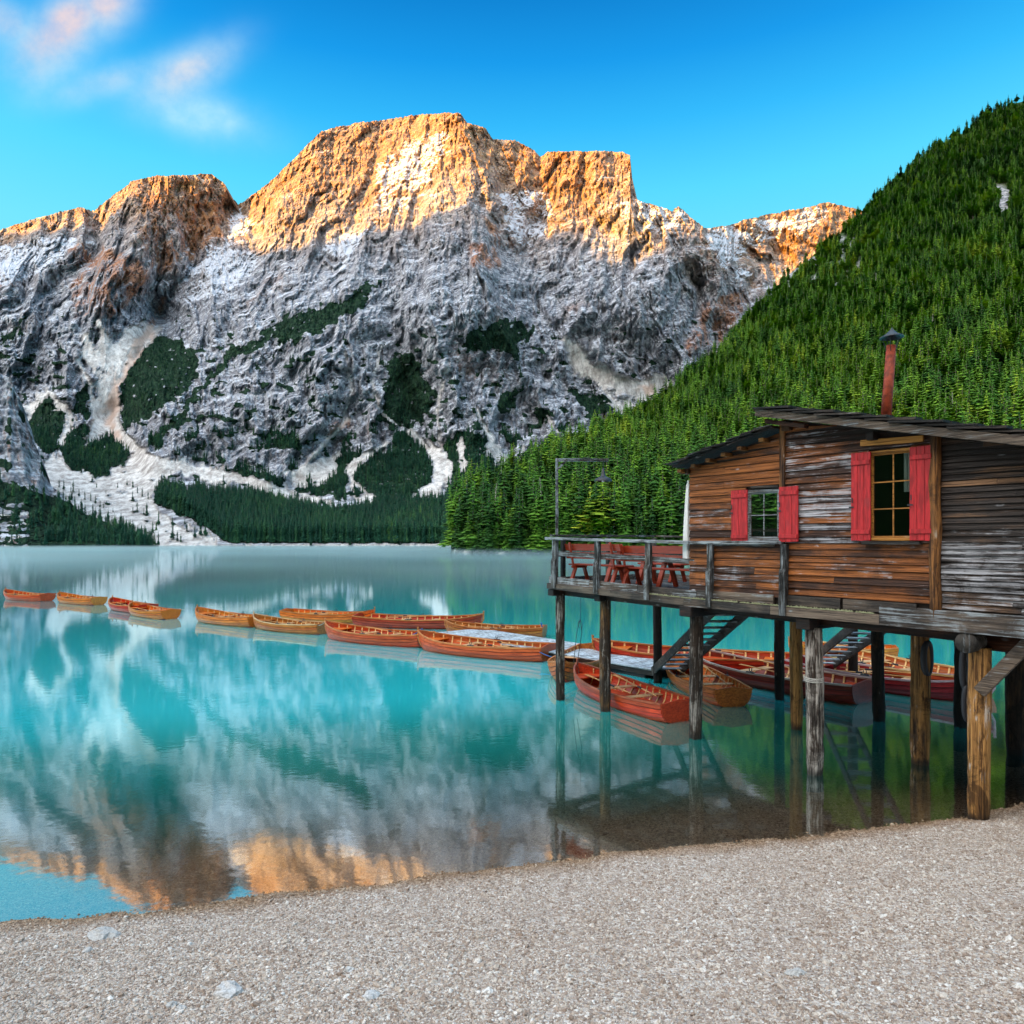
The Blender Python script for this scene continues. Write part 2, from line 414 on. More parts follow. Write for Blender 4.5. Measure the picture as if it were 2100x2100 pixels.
def foliage_material(name, stops, seedscale=1.0):
    m, k = new_mat(name)
    oi = k.add('ShaderNodeObjectInfo'); P = k.add('ShaderNodeNewGeometry').outputs['Position']
    loc = k.noise(oi.outputs['Location'], 0.012, 3, 0.6)
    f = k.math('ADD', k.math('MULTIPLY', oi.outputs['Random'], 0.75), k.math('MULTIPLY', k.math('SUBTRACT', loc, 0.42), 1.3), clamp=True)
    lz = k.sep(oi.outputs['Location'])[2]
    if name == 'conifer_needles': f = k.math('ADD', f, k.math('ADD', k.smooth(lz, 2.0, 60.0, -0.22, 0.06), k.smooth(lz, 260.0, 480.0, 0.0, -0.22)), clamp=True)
    c = k.ramp(f, stops)
    n = k.noise(P, 1.1, 3, 0.7)
    c = k.mix(k.smooth(n, 0.3, 0.7), k.mix(1.0, c, (0.45, 0.50, 0.50), 'MULTIPLY'), k.mix(1.0, c, (1.25, 1.2, 1.0), 'MULTIPLY'))
    p = finish(k, c, 0.8, spec=0.15)
    return m
M_FOL = foliage_material('conifer_needles', [(0.0, (0.024, 0.082, 0.018)), (0.28, (0.055, 0.16, 0.022)), (0.58, (0.125, 0.28, 0.028)), (0.82, (0.20, 0.36, 0.030)), (1.0, (0.32, 0.42, 0.032))])
M_LARCH = foliage_material('larch_needles', [(0.0, (0.045, 0.13, 0.018)), (0.35, (0.10, 0.235, 0.024)), (0.7, (0.20, 0.36, 0.03)), (1.0, (0.36, 0.44, 0.035))])
M_FOLFAR = foliage_material('far_conifer_needles', [(0.0, (0.012, 0.060, 0.045)), (0.5, (0.020, 0.090, 0.058)), (0.85, (0.045, 0.14, 0.065)), (1.0, (0.085, 0.20, 0.06))])
M_BARK, k = new_mat('bark')
P = k.add('ShaderNodeNewGeometry').outputs['Position']
finish(k, k.mix(k.noise(k.scale(P, (4, 4, 1)), 1, 4), (0.06, 0.045, 0.035), (0.25, 0.20, 0.165)), 0.9)

M_SNAG, k = new_mat('dead_wood'); finish(k, (0.42, 0.38, 0.34), 0.9)
# ------------------------------------------------------------------ the mountain massif
RIDGE = [(-400, 500), (-200, 490), (0, 472), (76, 447), (163, 425), (193, 432), (228, 404), (272, 371), (326, 360), (391, 359), (432, 356), (462, 377), (467, 400), (480, 409), (489, 420),
         (500, 413), (560, 368), (598, 330), (625, 303), (660, 268), (728, 253), (804, 243), (870, 234), (943, 231), (959, 252), (995, 262), (1011, 286), (1057, 288), (1090, 305), (1108, 321), (1123, 311),
         (1271, 310), (1292, 318), (1294, 354), (1307, 411), (1337, 420), (1367, 427), (1378, 434), (1390, 423), (1426, 452), (1444, 469), (1498, 461), (1533, 449), (1575, 440), (1664, 423), (1700, 414),
         (1730, 423), (1762, 429), (1900, 470), (2100, 520), (2500, 560)]
DPTS = [(-250, 1060, 850), (100, 1060, 850), (400, 1060, 880), (700, 1060, 900), (950, 1060, 900), (1300, 1060, 950), (1700, 1060, 1000), (2400, 1060, 1100),
        (-250, 950, 1000), (100, 950, 1050), (270, 930, 1120), (400, 960, 1050), (600, 980, 1050), (800, 960, 1030), (950, 950, 1050), (1300, 950, 1300),
        (-250, 800, 1250), (0, 800, 1250), (130, 750, 1300), (210, 850, 1240), (300, 800, 1200), (400, 850, 1150), (600, 850, 1130), (800, 850, 1120), (950, 850, 1150), (1100, 850, 1250), (1250, 830, 1330), (1400, 800, 1480),
        (0, 600, 1450), (250, 560, 1480), (330, 640, 1560), (450, 650, 1400), (600, 650, 1300), (800, 650, 1270), (950, 650, 1280), (1050, 650, 1360), (1150, 650, 1400), (1300, 650, 1450), (1500, 650, 1600),
        (-250, 500, 1700), (0, 480, 1700), (200, 440, 1650), (330, 400, 1700), (450, 400, 1760), (490, 430, 1830), (560, 400, 1730), (700, 480, 1500), (850, 450, 1480), (950, 450, 1480), (1000, 450, 1560), (1100, 450, 1640), (1300, 500, 1590), (1450, 520, 1640), (1600, 560, 1830),
        (800, 240, 1850), (940, 235, 1760), (1000, 300, 1730), (1060, 300, 1750), (1200, 310, 1700), (1300, 420, 1640), (1440, 470, 1700), (1600, 440, 1950), (1760, 440, 2100), (2000, 700, 2200), (2400, 560, 2400)]
def rbf_fit(pts):
    A = np.array(pts, float); x = A[:, :2]/300.0; n = len(x)
    d = np.hypot(x[:, None, 0]-x[None, :, 0], x[:, None, 1]-x[None, :, 1])
    K = d + np.eye(n)*0.02
    Pm = np.c_[np.ones(n), x]; M = np.block([[K, Pm], [Pm.T, np.zeros((3, 3))]])
    w = np.linalg.solve(M, np.r_[A[:, 2], 0, 0, 0]); return x, w
def rbf_eval(fit, px, py):
    x, w = fit; out = w[-3]+w[-2]*px/300+w[-1]*py/300
    for (a, b), c in zip(x, w): out = out+c*np.hypot(px/300-a, py/300-b)
    return out
def Z3(*p): return [(x/1.84, y/1.84+200) for x, y in p]
def Z4(*p): return [(x/1.68+950, y/1.68+250) for x, y in p]
SCREE = [Z3((395, 850), (430, 960), (530, 840), (590, 870), (480, 1020), (450, 1100), (455, 1230), (540, 1330), (700, 1375), (900, 1425), (1100, 1480), (1230, 1530), (1100, 1535), (900, 1470), (640, 1430), (560, 1500), (600, 1560), (740, 1630), (870, 1700), (1740, 1695), (1740, 1740), (0, 1740), (0, 1670), (120, 1665), (260, 1690), (420, 1670), (330, 1600), (180, 1460), (160, 1380), (210, 1340), (260, 1400), (340, 1420), (440, 1400), (500, 1350), (400, 1280), (330, 1310), (345, 1150), (390, 1060), (350, 960)),
         Z3((1060, 1430), (1180, 1370), (1300, 1320), (1250, 1420), (1160, 1480)), Z3((1310, 1400), (1450, 1310), (1350, 1400), (1335, 1450), (1430, 1530), (1400, 1548), (1310, 1460)),
         Z3((1590, 1270), (1690, 1360), (1690, 1450), (1650, 1560), (1545, 1540), (1635, 1450), (1615, 1340)), Z3((1850, 1300), (1932, 1390), (1932, 1430), (1890, 1400)),
         Z3((80, 1170), (180, 1120), (230, 1130), (280, 1200), (240, 1310), (200, 1290), (250, 1220), (200, 1110), (100, 1210)),
         Z3((300, 900), (345, 900), (380, 1060), (350, 1060)), Z3((1740, 1290), (1760, 1300), (1750, 1420), (1735, 1400)),
         Z4((350, 760), (430, 800), (560, 890), (740, 870), (690, 940), (600, 965), (480, 915), (380, 850)), Z4((90, 1080), (160, 1200), (150, 1215), (70, 1120)), Z4((500, 930), (540, 970), (560, 960), (590, 985), (540, 1010), (500, 960))]
VEG = [Z3((850, 970), (980, 900), (1090, 830), (1200, 785), (1330, 765), (1390, 690), (1415, 690), (1390, 800), (1240, 860), (1150, 900), (1010, 930), (880, 985)),
       Z3((530, 900), (640, 900), (730, 960), (735, 1060), (690, 1120), (600, 1190), (480, 1250), (455, 1190), (460, 1060), (500, 980)),
       Z3((90, 1230), (200, 1100), (245, 1190), (240, 1260), (190, 1370), (130, 1330)), Z3((275, 1110), (310, 1060), (345, 1090), (340, 1150), (320, 1220), (285, 1190)),
       Z3((215, 1330), (260, 1250), (320, 1240), (340, 1300), (430, 1290), (495, 1350), (440, 1400), (330, 1420), (260, 1400)),
       Z3((1480, 1000), (1530, 950), (1600, 1010), (1600, 1060), (1640, 1160), (1600, 1230), (1500, 1260), (1430, 1200), (1440, 1120)),
       Z3((1340, 1440), (1440, 1330), (1540, 1270), (1610, 1330), (1630, 1440), (1600, 1530), (1400, 1540), (1340, 1470)),
       Z3((1680, 1320), (1730, 1260), (1830, 1280), (1870, 1370), (1932, 1430), (1960, 1560), (1720, 1560), (1670, 1400)), Z3((1740, 940), (1800, 890), (1870, 850), (1932, 840), (1932, 990), (1880, 960), (1800, 950)),
       Z3((1870, 1120), (1932, 1090), (1932, 1200), (1880, 1190)), Z3((0, 890), (130, 820), (100, 850), (0, 930)), Z3((1080, 1490), (1250, 1400), (1300, 1340), (1360, 1340), (1360, 1390), (1300, 1450), (1310, 1520), (1200, 1500)),
       Z3((840, 1400), (900, 1390), (1060, 1430), (1080, 1470), (1000, 1440), (900, 1430)), Z3((560, 1330), (640, 1200), (740, 1100), (850, 970), (880, 980), (760, 1110), (700, 1190), (620, 1290)),
       Z3((980, 1270), (1100, 1270), (1140, 1310), (1090, 1330), (1000, 1320)), Z4((115, 700), (160, 675), (250, 720), (200, 770), (150, 820), (110, 760)), Z4((0, 770), (60, 700), (100, 730), (110, 790), (40, 760)), Z4((360, 930), (500, 950), (530, 1000), (450, 1010), (400, 990)),
       Z4((0, 1140), (60, 1080), (130, 1180), (190, 1250), (0, 1300)), Z4((250, 980), (330, 1000), (260, 1040)), Z4((110, 940), (190, 920), (180, 980), (120, 1000)), Z4((120, 1080), (200, 1060), (180, 1130)), Z4((200, 1160), (330, 1100), (400, 1200), (200, 1300))]
FOREST = Z3((575, 1530), (640, 1500), (900, 1520), (1100, 1555), (1240, 1590), (1340, 1590), (1440, 1550), (1560, 1560), (1740, 1530), (2000, 1530), (2000, 1696), (870, 1692), (780, 1620), (620, 1545))
SNOWP = [Z3((950, 490), (860, 560), (780, 640), (620, 750), (530, 810), (560, 770), (640, 700), (760, 610), (850, 530), (870, 430), (900, 400), (930, 430)),
         Z3((1400, 260), (1560, 170), (1680, 110), (1690, 200), (1600, 330), (1430, 390)), Z3((0, 560), (250, 530), (300, 560), (180, 640), (0, 720)), Z3((1440, 410), (1700, 330), (1560, 400), (1440, 440)),
         Z4((430, 750), (520, 727), (545, 745), (450, 772)), Z4((925, 515), (1010, 510), (950, 548)), Z4((470, 280), (600, 260), (760, 330), (700, 400), (560, 330)), Z4((960, 380), (1060, 330), (1260, 290), (1200, 360), (1040, 420), (980, 430)),
         Z4((120, 230), (300, 250), (280, 400), (200, 420), (130, 330)), Z4((820, 370), (940, 350), (1000, 440), (900, 500)), Z3((1200, 560), (1420, 480), (1300, 640)), Z3((850, 560), (1000, 600), (900, 700), (700, 800), (760, 680))]
PINKP = [Z3((500, 380), (620, 300), (850, 340), (840, 520), (740, 600), (600, 660), (540, 560)), Z3((270, 560), (400, 560), (560, 640), (540, 740), (400, 830), (280, 820)), Z3((470, 1020), (560, 850), (600, 760), (640, 760), (480, 1080), (440, 1240), (470, 1330), (400, 1230), (420, 1080)),
         Z3((1230, 1250), (1310, 1215), (1320, 1240), (1240, 1280)), Z3((1380, 400), (1500, 100), (1480, 380)), Z4((820, 640), (1000, 560), (900, 760), (760, 800)), Z4((590, 930), (680, 900), (660, 940)), Z4((60, 330), (130, 350), (180, 430), (100, 420)), Z3((1760, 560), (1900, 520), (1870, 640), (1790, 640))]
FEAT = [  # polyline, half-width px, metres (negative: stands out towards the lake), side (+1/-1: one-sided sharper)
    ([(943, 231), (985, 335), (1005, 420), (985, 520), (960, 640)], 70, -120), ([(470, 420), (440, 500), (350, 600), (300, 700), (240, 840), (225, 900)], 38, 60),
    ([(326, 360), (300, 470), (230, 560), (210, 640)], 60, -80), ([(193, 432), (200, 520)], 22, 50), ([(460, 390), (455, 470), (400, 560)], 26, -50),
    ([(1294, 330), (1305, 415), (1340, 520), (1280, 640)], 60, -70), ([(1108, 321), (1125, 420), (1090, 520), (1120, 600)], 40, 45), ([(1390, 425), (1400, 520), (1340, 600), (1360, 700)], 45, -60),
    ([(1010, 290), (1060, 420), (1060, 560), (1150, 700), (1200, 800)], 45, 55), ([(804, 243), (760, 360), (720, 450)], 45, 50), ([(660, 268), (640, 340), (560, 450)], 50, -50),
    ([(740, 640), (700, 760), (640, 880), (560, 980)], 50, -60), ([(800, 640), (830, 780), (870, 900)], 30, 70), ([(880, 620), (920, 760), (980, 880), (990, 960)], 45, -70), ([(620, 720), (470, 860), (330, 940)], 60, -60),
    ([(720, 700), (700, 860), (690, 950)], 26, 40), ([(1000, 560), (1040, 700), (1090, 800), (1150, 880)], 40, -70), ([(90, 600), (70, 720), (60, 850)], 40, 50), ([(0, 560), (60, 640), (120, 800)], 50, -40), ([(1230, 560), (1180, 660), (1140, 740)], 35, -50),
    ([(1200, 320), (1190, 400), (1230, 470)], 18, 30), ([(870, 330), (840, 420), (850, 500)], 30, 45), ([(1575, 440), (1590, 520)], 25, 50), ([(1500, 470), (1560, 560), (1500, 640)], 40, 70), ([(1444, 470), (1480, 600), (1400, 760)], 40, -50)]
def soften(a, n=1):
    for _ in range(n):
        b = a.copy(); b[1:-1, 1:-1] = (a[1:-1, 1:-1]*2+a[:-2, 1:-1]+a[2:, 1:-1]+a[1:-1, :-2]+a[1:-1, 2:])/6; a = b
    return a
fit = rbf_fit(DPTS)
NC, NR = 1160, 520
pxs = np.linspace(-380, 2400, NC); t = np.linspace(0, 1, NR)
rx, ry = np.array(RIDGE).T
pyr = np.interp(pxs, rx, ry)
pyr = pyr + 4*fbm(pxs/22, pxs*0+3, 5, 4)*np.minimum(1, 2.0) + 2.2*perlin(pxs/4.5, pxs*0+9, 8)
pys = np.convolve(np.pad(pyr, 60, 'edge'), np.hanning(121)/np.hanning(121).sum(), 'same')[60:-60]; pys = np.minimum(pys, 1000)
PX = np.repeat(pxs[None], NR, 0); PY = 1124+(pys[None]-1124)*t[:, None]+(pyr-pys)[None]*(t[:, None]**3)
D = rbf_eval(fit, PX, PY)
FX_ = PX+14*perlin(PX/50, PY/50, 31); FY_ = PY+14*perlin(PX/50, PY/50, 37)
for pl, wd, amp in FEAT:
    xs_ = [a for a, _ in pl]; ys_ = [b for _, b in pl]; e_ = wd*4.5; m_ = (PX > min(xs_)-e_) & (PX < max(xs_)+e_) & (PY > min(ys_)-e_) & (PY < max(ys_)+e_)
    d, s = polydist(FX_[m_], FY_[m_], pl)
    D[m_] += amp*(np.exp(-(d/wd)**1.25)-0.0015)*(d < e_*.98)
hm = sstep(1124-PY, 60, 260)      # how far up out of the plain
wx = PX+14*fbm(PX/110, PY/110, 41, 3); wy = PY+14*fbm(PX/110, PY/110, 43, 3)
screem = np.zeros(PX.shape); vegm = np.zeros(PX.shape); snowm = np.zeros(PX.shape); pinkm_ = np.zeros(PX.shape); lowf = np.zeros(PX.shape, bool)
jx = PX+17*fbm(PX/24, PY/24, 51, 5)+20*fbm(PX/55, PY/55, 56, 3)+4*perlin(PX/5, PY/5, 52); jy = PY+20*fbm(PX/20, PY/30, 53, 5)+22*fbm(PX/50, PY/60, 60, 3)+4*perlin(PX/5, PY/5, 54)
jx2s = PX+6*fbm(PX/14, PY/14, 131, 3); jy2s = PY+6*fbm(PX/14, PY/14, 133, 3)
for p in SCREE: screem[inpoly(jx, jy, p)] = 1
STREAKS = [(Z3((1312, 1215), (1240, 1290), (1110, 1430)), 5), (Z3((1460, 1305), (1350, 1380), (1322, 1440), (1425, 1542)), 4.5), (Z3((1550, 1262), (1640, 1350), (1665, 1430), (1600, 1530)), 7), (Z3((1742, 1285), (1756, 1410)), 3.5), (Z3((1800, 1180), (1850, 1300), (1930, 1420)), 4),
    (Z3((90, 1230), (180, 1105), (270, 1200), (225, 1300)), 4.5), (Z3((290, 990), (340, 1085), (352, 1200)), 5), (Z3((370, 850), (430, 960), (415, 1080), (440, 1240), (540, 1345), (700, 1400), (900, 1440), (1100, 1492), (1240, 1532)), 6), (Z3((600, 870), (500, 990), (440, 1080)), 6),
    (Z3((840, 1390), (825, 1420)), 4), (Z3((930, 1380), (945, 1410)), 3), (Z4((350, 750), (420, 850), (560, 925), (650, 960)), 8), (Z4((470, 905), (545, 1000)), 4), (Z4((90, 1075), (165, 1215)), 5), (Z4((205, 1120), (185, 1200)), 3.5), (Z4((330, 1080), (290, 1010)), 3), (Z3((1500, 1240), (1440, 1190), (1400, 1080), (1440, 940)), 2.5), (Z3((1660, 1330), (1650, 1180), (1690, 1000)), 2.5), (Z3((1290, 1230), (1330, 1100), (1300, 960)), 2.2)]
sx_, sy_, sn_ = jx2s, jy2s, 1+0.5*fbm(PX/9, PY/9, 135, 2)
for pl_, w_ in STREAKS:
    xs_ = [a for a, _ in pl_]; ys_ = [b for _, b in pl_]; m_ = (PX > min(xs_)-25) & (PX < max(xs_)+25) & (PY > min(ys_)-25) & (PY < max(ys_)+25)
    d_, _ = polydist(sx_[m_], sy_[m_], pl_); q_ = screem[m_]; q_[d_ < w_*sn_[m_]] = 1; screem[m_] = q_
for p in VEG: vegm[inpoly(jx, jy, p)] = 1
jx2 = PX+3*perlin(PX/9, PY/9, 57); jy2 = PY+5*fbm(PX/14, PY/14, 58, 3)
lowf = inpoly(jx2, jy2, FOREST); lowf &= PY < 1114+2.0*perlin(PX/14, PX*0, 59); vegm[lowf] = 1; screem[lowf] = 0; screem[PY > 1117] = 1
for p in SNOWP: snowm[inpoly(PX+30*fbm(PX/30, PY/20, 61, 4), PY+26*fbm(PX/30, PY/16, 63, 4), p)] = 1
for p in PINKP: pinkm_[inpoly(PX+26*fbm(PX/20, PY/40, 65, 4), PY+20*fbm(PX/20, PY/30, 67, 4), p)] = 1
# scattered dwarf pine streaks on the lower walls, running with the ledges and gullies
st = fbm((PX+PY*0.55)/30, (PY-PX*0.25)/16, 71, 5)
band = sstep(PY, 620, 760)*(1-sstep(PY, 1090, 1110))
vegm = np.maximum(vegm, (st > 0.43-0.26*band*(0.7+0.6*fbm(PX/160, PY/160, 73, 2)))*(band > 0.02)*(snowm < 1))
vegm *= ~((fbm((PX+PY*.4)/9, PY/5, 72, 5)+0.4*fbm(PX/26, PY/26, 74, 2) < -0.36) & (~lowf))
vegm[screem > 0] = 0
s2 = (fbm(PX/26, (PY-PX*0.2)/9, 75, 4) > 0.38) & (PY > 980) & (~lowf); vegm[s2] = 1; screem[s2] = 0
rockm = hm*(1-0.9*screem)*(1-0.5*vegm)
screem = soften(screem, 2); vegm = soften(vegm, 1); rockm = soften(rockm, 4); pinkm_ = soften(pinkm_, 4); snowm = soften(snowm, 5)
# ribs and gullies fanning out below each summit
gwarp = 0.10*fbm(PX/70, PY/110, 111, 3)
wl = sstep(PX, 430, 520); wr = sstep(PX+0.25*(PY-400), 1040, 1130)
gul = 0; guf = 0
for (ax, ay), w_ in (((360, 150), 1-wl), ((900, 90), wl*(1-wr)), ((1290, 60), wr)):
    th_ = np.arctan2(PX-ax, np.maximum(PY-ay, 5))+gwarp; rd = np.hypot(PX-ax, PY-ay)/330
    gul = gul+w_*ridged(th_*5.5+ax, rd*0.8, 113, 3, 2.1, .5); guf = guf+w_*ridged(th_*19+ax, rd*2.4, 117, 3, 2.1, .55)
D -= 62*rockm*(gul-0.5)*(0.40+0.60*sstep(PY, 380, 560)); D -= 24*rockm*(guf-0.5)*(0.55+0.45*sstep(PY, 380, 560))
cut = np.clip(-(guf-0.12)*3, 0, 1)*sstep(PY, 640, 900)*(fbm(PX/60, PY/60, 119, 2) > -.15)
snowm = np.maximum(snowm, 0.8*soften(cut, 1)*(vegm < .5)); pinkm_ = np.maximum(pinkm_, 0.5*soften((cut > .5).astype(float), 1)*(fbm(PX/40, PY/90, 121, 2) > .1))
D -= 26*rockm*(ridged(wx/150, wy/300, 81, 3)-0.5)
D -= 17*rockm*(ridged((wx+0.5*wy)/52, wy/120, 83, 3)-0.5)
D -= 9*rockm*(ridged((wx+0.3*wy)/19, (wy-0.3*wx)/34, 85, 3)-0.5)
D -= 5*rockm*(ridged(wx/7.5, wy/11, 87, 3)-0.5)
D += 20*rockm*np.maximum(ridged(wx/17, wy/85, 89, 3)-0.35, 0)
D += 9*rockm*np.maximum(ridged((wx-.5*wy)/8, wy/50, 90, 2)-0.4, 0)
# strata: cliff bands and ledges, dipping to the left
Zr = (HY-PY)/FPX*D
q = (Zr - 0.28*(PX-700)/FPX*D + 40*fbm(PX/240, PY/240, 91, 2) + 7*fbm(PX/30, PY/30, 93, 3))
for per, amp in ((44, 11), (16, 5)):
    u = q/per; fr = u-np.floor(u)
    D += amp*(sstep(fr, 0.62, 1.0)-fr)*rockm*(0.5+0.9*np.clip(0.5+fbm(PX/90, PY/60, int(per), 3), 0, 1))
D += 2.0*fbm(PX/8, PY/8, 95, 3)*(1-hm)
D = np.maximum(D, 650)
crestfade = sstep(t[:, None], 0.985, 1.0)
X = (PX-1050)/FPX*D; Zz = CAMH+(HY-PY)/FPX*D
Pm = np.stack([X, D, Zz], -1)
back = []
for off, dz in ((40, -30), (180, -160), (500, -700)):
    b = Pm[-1].copy(); b[:, 1] += off; b[:, 0] += off*0.3; b[:, 2] += dz; back.append(b)
Pall = np.concatenate([Pm, np.stack(back)])
mk = np.stack([screem, vegm, snowm, pinkm_], -1); mk = np.concatenate([mk, np.repeat(mk[-1:], 3, 0)])
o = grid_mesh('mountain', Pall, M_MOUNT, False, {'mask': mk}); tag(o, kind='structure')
o['label'] = 'snow-dusted grey rock massif with sunlit orange summits behind the lake'
MD = D; Mpx = pxs
def mountain_point(px, py):
    j = np.clip(np.searchsorted(pxs, px), 0, NC-1); i = int(np.argmin(np.abs(PY[:, j]-py))); return Pm[i, j]

# ------------------------------------------------------------------ ridge on the sun's side of the valley (shades the lake)
dx, dy = SUN_D.x, SUN_D.y; sc = -2300.0; te = math.tan(SUN_EL)
tab = []
for px, py, Dd in [(0, 485, 1700), (163, 490, 1650), (261, 458, 1650), (340, 430, 1690), (521, 512, 1560), (625, 480, 1500), (720, 470, 1490), (815, 466, 1480), (924, 433, 1480), (1229, 450, 1660), (1320, 535, 1570), (1400, 545, 1600), (1640, 530, 1880)]:
    x, y, z = world_at(px, py, Dd); z -= 55*(px > 1200); tab.append((-x*dy+y*dx, z+te*(x*dx+y*dy-sc)))
tab.sort(); tt = [a for a, _ in tab]; hh = [b for _, b in tab]
tl = np.linspace(-3200, 4200, 260)
hc = np.interp(tl, [-3200, 600, tt[0]-60]+tt+[tt[-1]+500, 4200], [1700, 1700, hh[0]+60]+hh+[hh[-1]-30, hh[-1]-60])
hc = hc+10*fbm(tl/90, tl*0, 7, 4)
rows = []
for so_, fr in ((-900, -0.05), (-350, 0.7), (0, 1.0), (250, 0.72), (700, 0.35), (1300, 0.0)):
    n_ = 40*fbm(tl/200+so_, tl*0+so_, 9, 3) if so_ else 0
    s_ = sc+so_
    rows.append(np.stack([s_*dx-tl*dy, s_*dy+tl*dx, hc*fr+n_*(fr > 0)-20*(fr <= 0)], -1))
ridge_p = np.stack(rows)
o = grid_mesh('valley_ridge', ridge_p, M_SLOPE, True, {'mask': np.zeros((6, 260, 4))}); tag(o, kind='structure')

# ------------------------------------------------------------------ hill on the right with the forest
CREST = [(900, 1075), (950, 1048), (1009, 1010), (1069, 985), (1146, 940), (1224, 905), (1307, 862), (1355, 838), (1390, 800), (1474, 735), (1521, 682), (1581, 612), (1622, 560), (1680, 515), (1735, 470), (1777, 435), (1807, 403), (1843, 365), (1878, 338), (1932, 298), (1962, 280), (2040, 228), (2100, 207), (2300, 80), (2700, -150)]
def hill_shore(px): return np.interp(px, [900, 940, 990, 1130, 1400, 1700, 2100, 2700], [300, 262, 248, 238, 210, 185, 160, 120])
def hill_D(px, t):
    dc = np.interp(px, [900, 950, 1150, 1300, 1500, 1622, 1762, 2100, 2700], [320, 320, 420, 520, 660, 760, 830, 950, 1100])
    ds = hill_shore(px); return ds+(dc-ds)*t**1.35
HC, HRr = 360, 200
hx = np.linspace(925, 2700, HC); ht = np.linspace(0, 1, HRr)
cy_ = np.interp(hx, *np.array(CREST).T)+5*fbm(hx/30, hx*0, 3, 3)
HXg = np.repeat(hx[None], HRr, 0); HTg = np.repeat(ht[:, None], HC, 1)
base_py = HY+FPX*(CAMH+0.6)/hill_shore(hx)
HYg = base_py+(cy_-base_py)*HTg**0.93
HD = hill_D(HXg, HTg) + 18*HTg*fbm(HXg/90, HYg/120, 13, 4)
outcrop = inpoly(HXg+6*perlin(HXg/10, HYg/20, 3), HYg, [(2034, 385), (2050, 380), (2072, 388), (2066, 430), (2052, 455), (2044, 440)])
outc2 = (inpoly(HXg, HYg, [(1580, 560), (1640, 500), (1740, 470), (1780, 520), (1740, 600), (1690, 640), (1640, 600), (1600, 640)]) & (fbm(HXg/9, HYg/22, 19, 4) > 0.12))
outm = soften((outcrop | outc2).astype(float), 1)
HD = HD-6*soften(outcrop.astype(float), 2)
Hp = np.stack([(HXg-1050)/FPX*HD, HD, CAMH+(HY-HYg)/FPX*HD], -1)
bk = []
for off, dz in ((30, -15), (150, -120), (500, -500)):
    b = Hp[-1].copy(); b[:, 1] += off; b[:, 2] += dz; bk.append(b)
mk = np.zeros((HRr+3, HC, 4)); mk[:HRr, :, 0] = np.maximum(outm, (Hp[..., 2] < 1.0+0.8*perlin(HXg/6, HYg, 5)))
hill = grid_mesh('forest_hill', np.concatenate([Hp, np.stack(bk)]), M_SLOPE, True, {'mask': mk}); tag(hill, kind='structure')

# ------------------------------------------------------------------ rocky spur on the left shore
LC = [(-300, 600), (-80, 700), (0, 765), (22, 776), (43, 825), (60, 880), (87, 950), (98, 988), (163, 1048), (272, 1093), (300, 1112), (330, 1122)]
lx = np.linspace(-300, 330, 240); lt = np.linspace(0, 1, 160)
ly = np.interp(lx, *np.array(LC).T)+6*fbm(lx/14, lx*0, 23, 4)
LX = np.repeat(lx[None], 160, 0); LT = np.repeat(lt[:, None], 240, 1); LY = 1122+(ly-1122)*LT
LD = 600+LT*np.interp(lx, [-300, 0, 330], [330, 220, 60]) - 26*LT*ridged(LX/40, LY/90, 27, 4)-9*LT*ridged(LX/12, LY/20, 29, 3)
Lp = np.stack([(LX-1050)/FPX*LD, LD, CAMH+(HY-LY)/FPX*LD], -1)
bk = []
for off, dz in ((20, -15), (80, -90), (200, -300)):
    b = Lp[-1].copy(); b[:, 1] += off; b[:, 0] += -off*.3; b[:, 2] += dz; bk.append(b)
mk = np.zeros((163, 240, 4))
ln = fbm(LX/26, LY/30, 77, 4)
mk[:160, :, 1] = np.clip(((LY > 985+0.32*(LX-0)) | (ln > 0.22-0.1*(LT < .5)))*1.0, 0, 1)*(1-((LY > 1030) & (LX < 60) & (fbm(LX/20, LY/8, 79, 3) > 0.05)))
mk[:160, :, 0] = (LY > 1045)*(LX < 100)*(fbm(LX/30, LY/9, 78, 3) > 0.1)
mk[:160, :, 3] = (fbm(LX/12, LY/40, 80, 3) > 0.2)*0.8
mk[..., :3] = soften(mk[..., 1], 1)[..., None]*np.array([0, 1, 0])+mk[..., 0:1]*np.array([1, 0, 0])
o = grid_mesh('rocky_spur', np.concatenate([Lp, np.stack(bk)]), M_MOUNT, True, {'mask': mk}); tag(o, kind='structure')

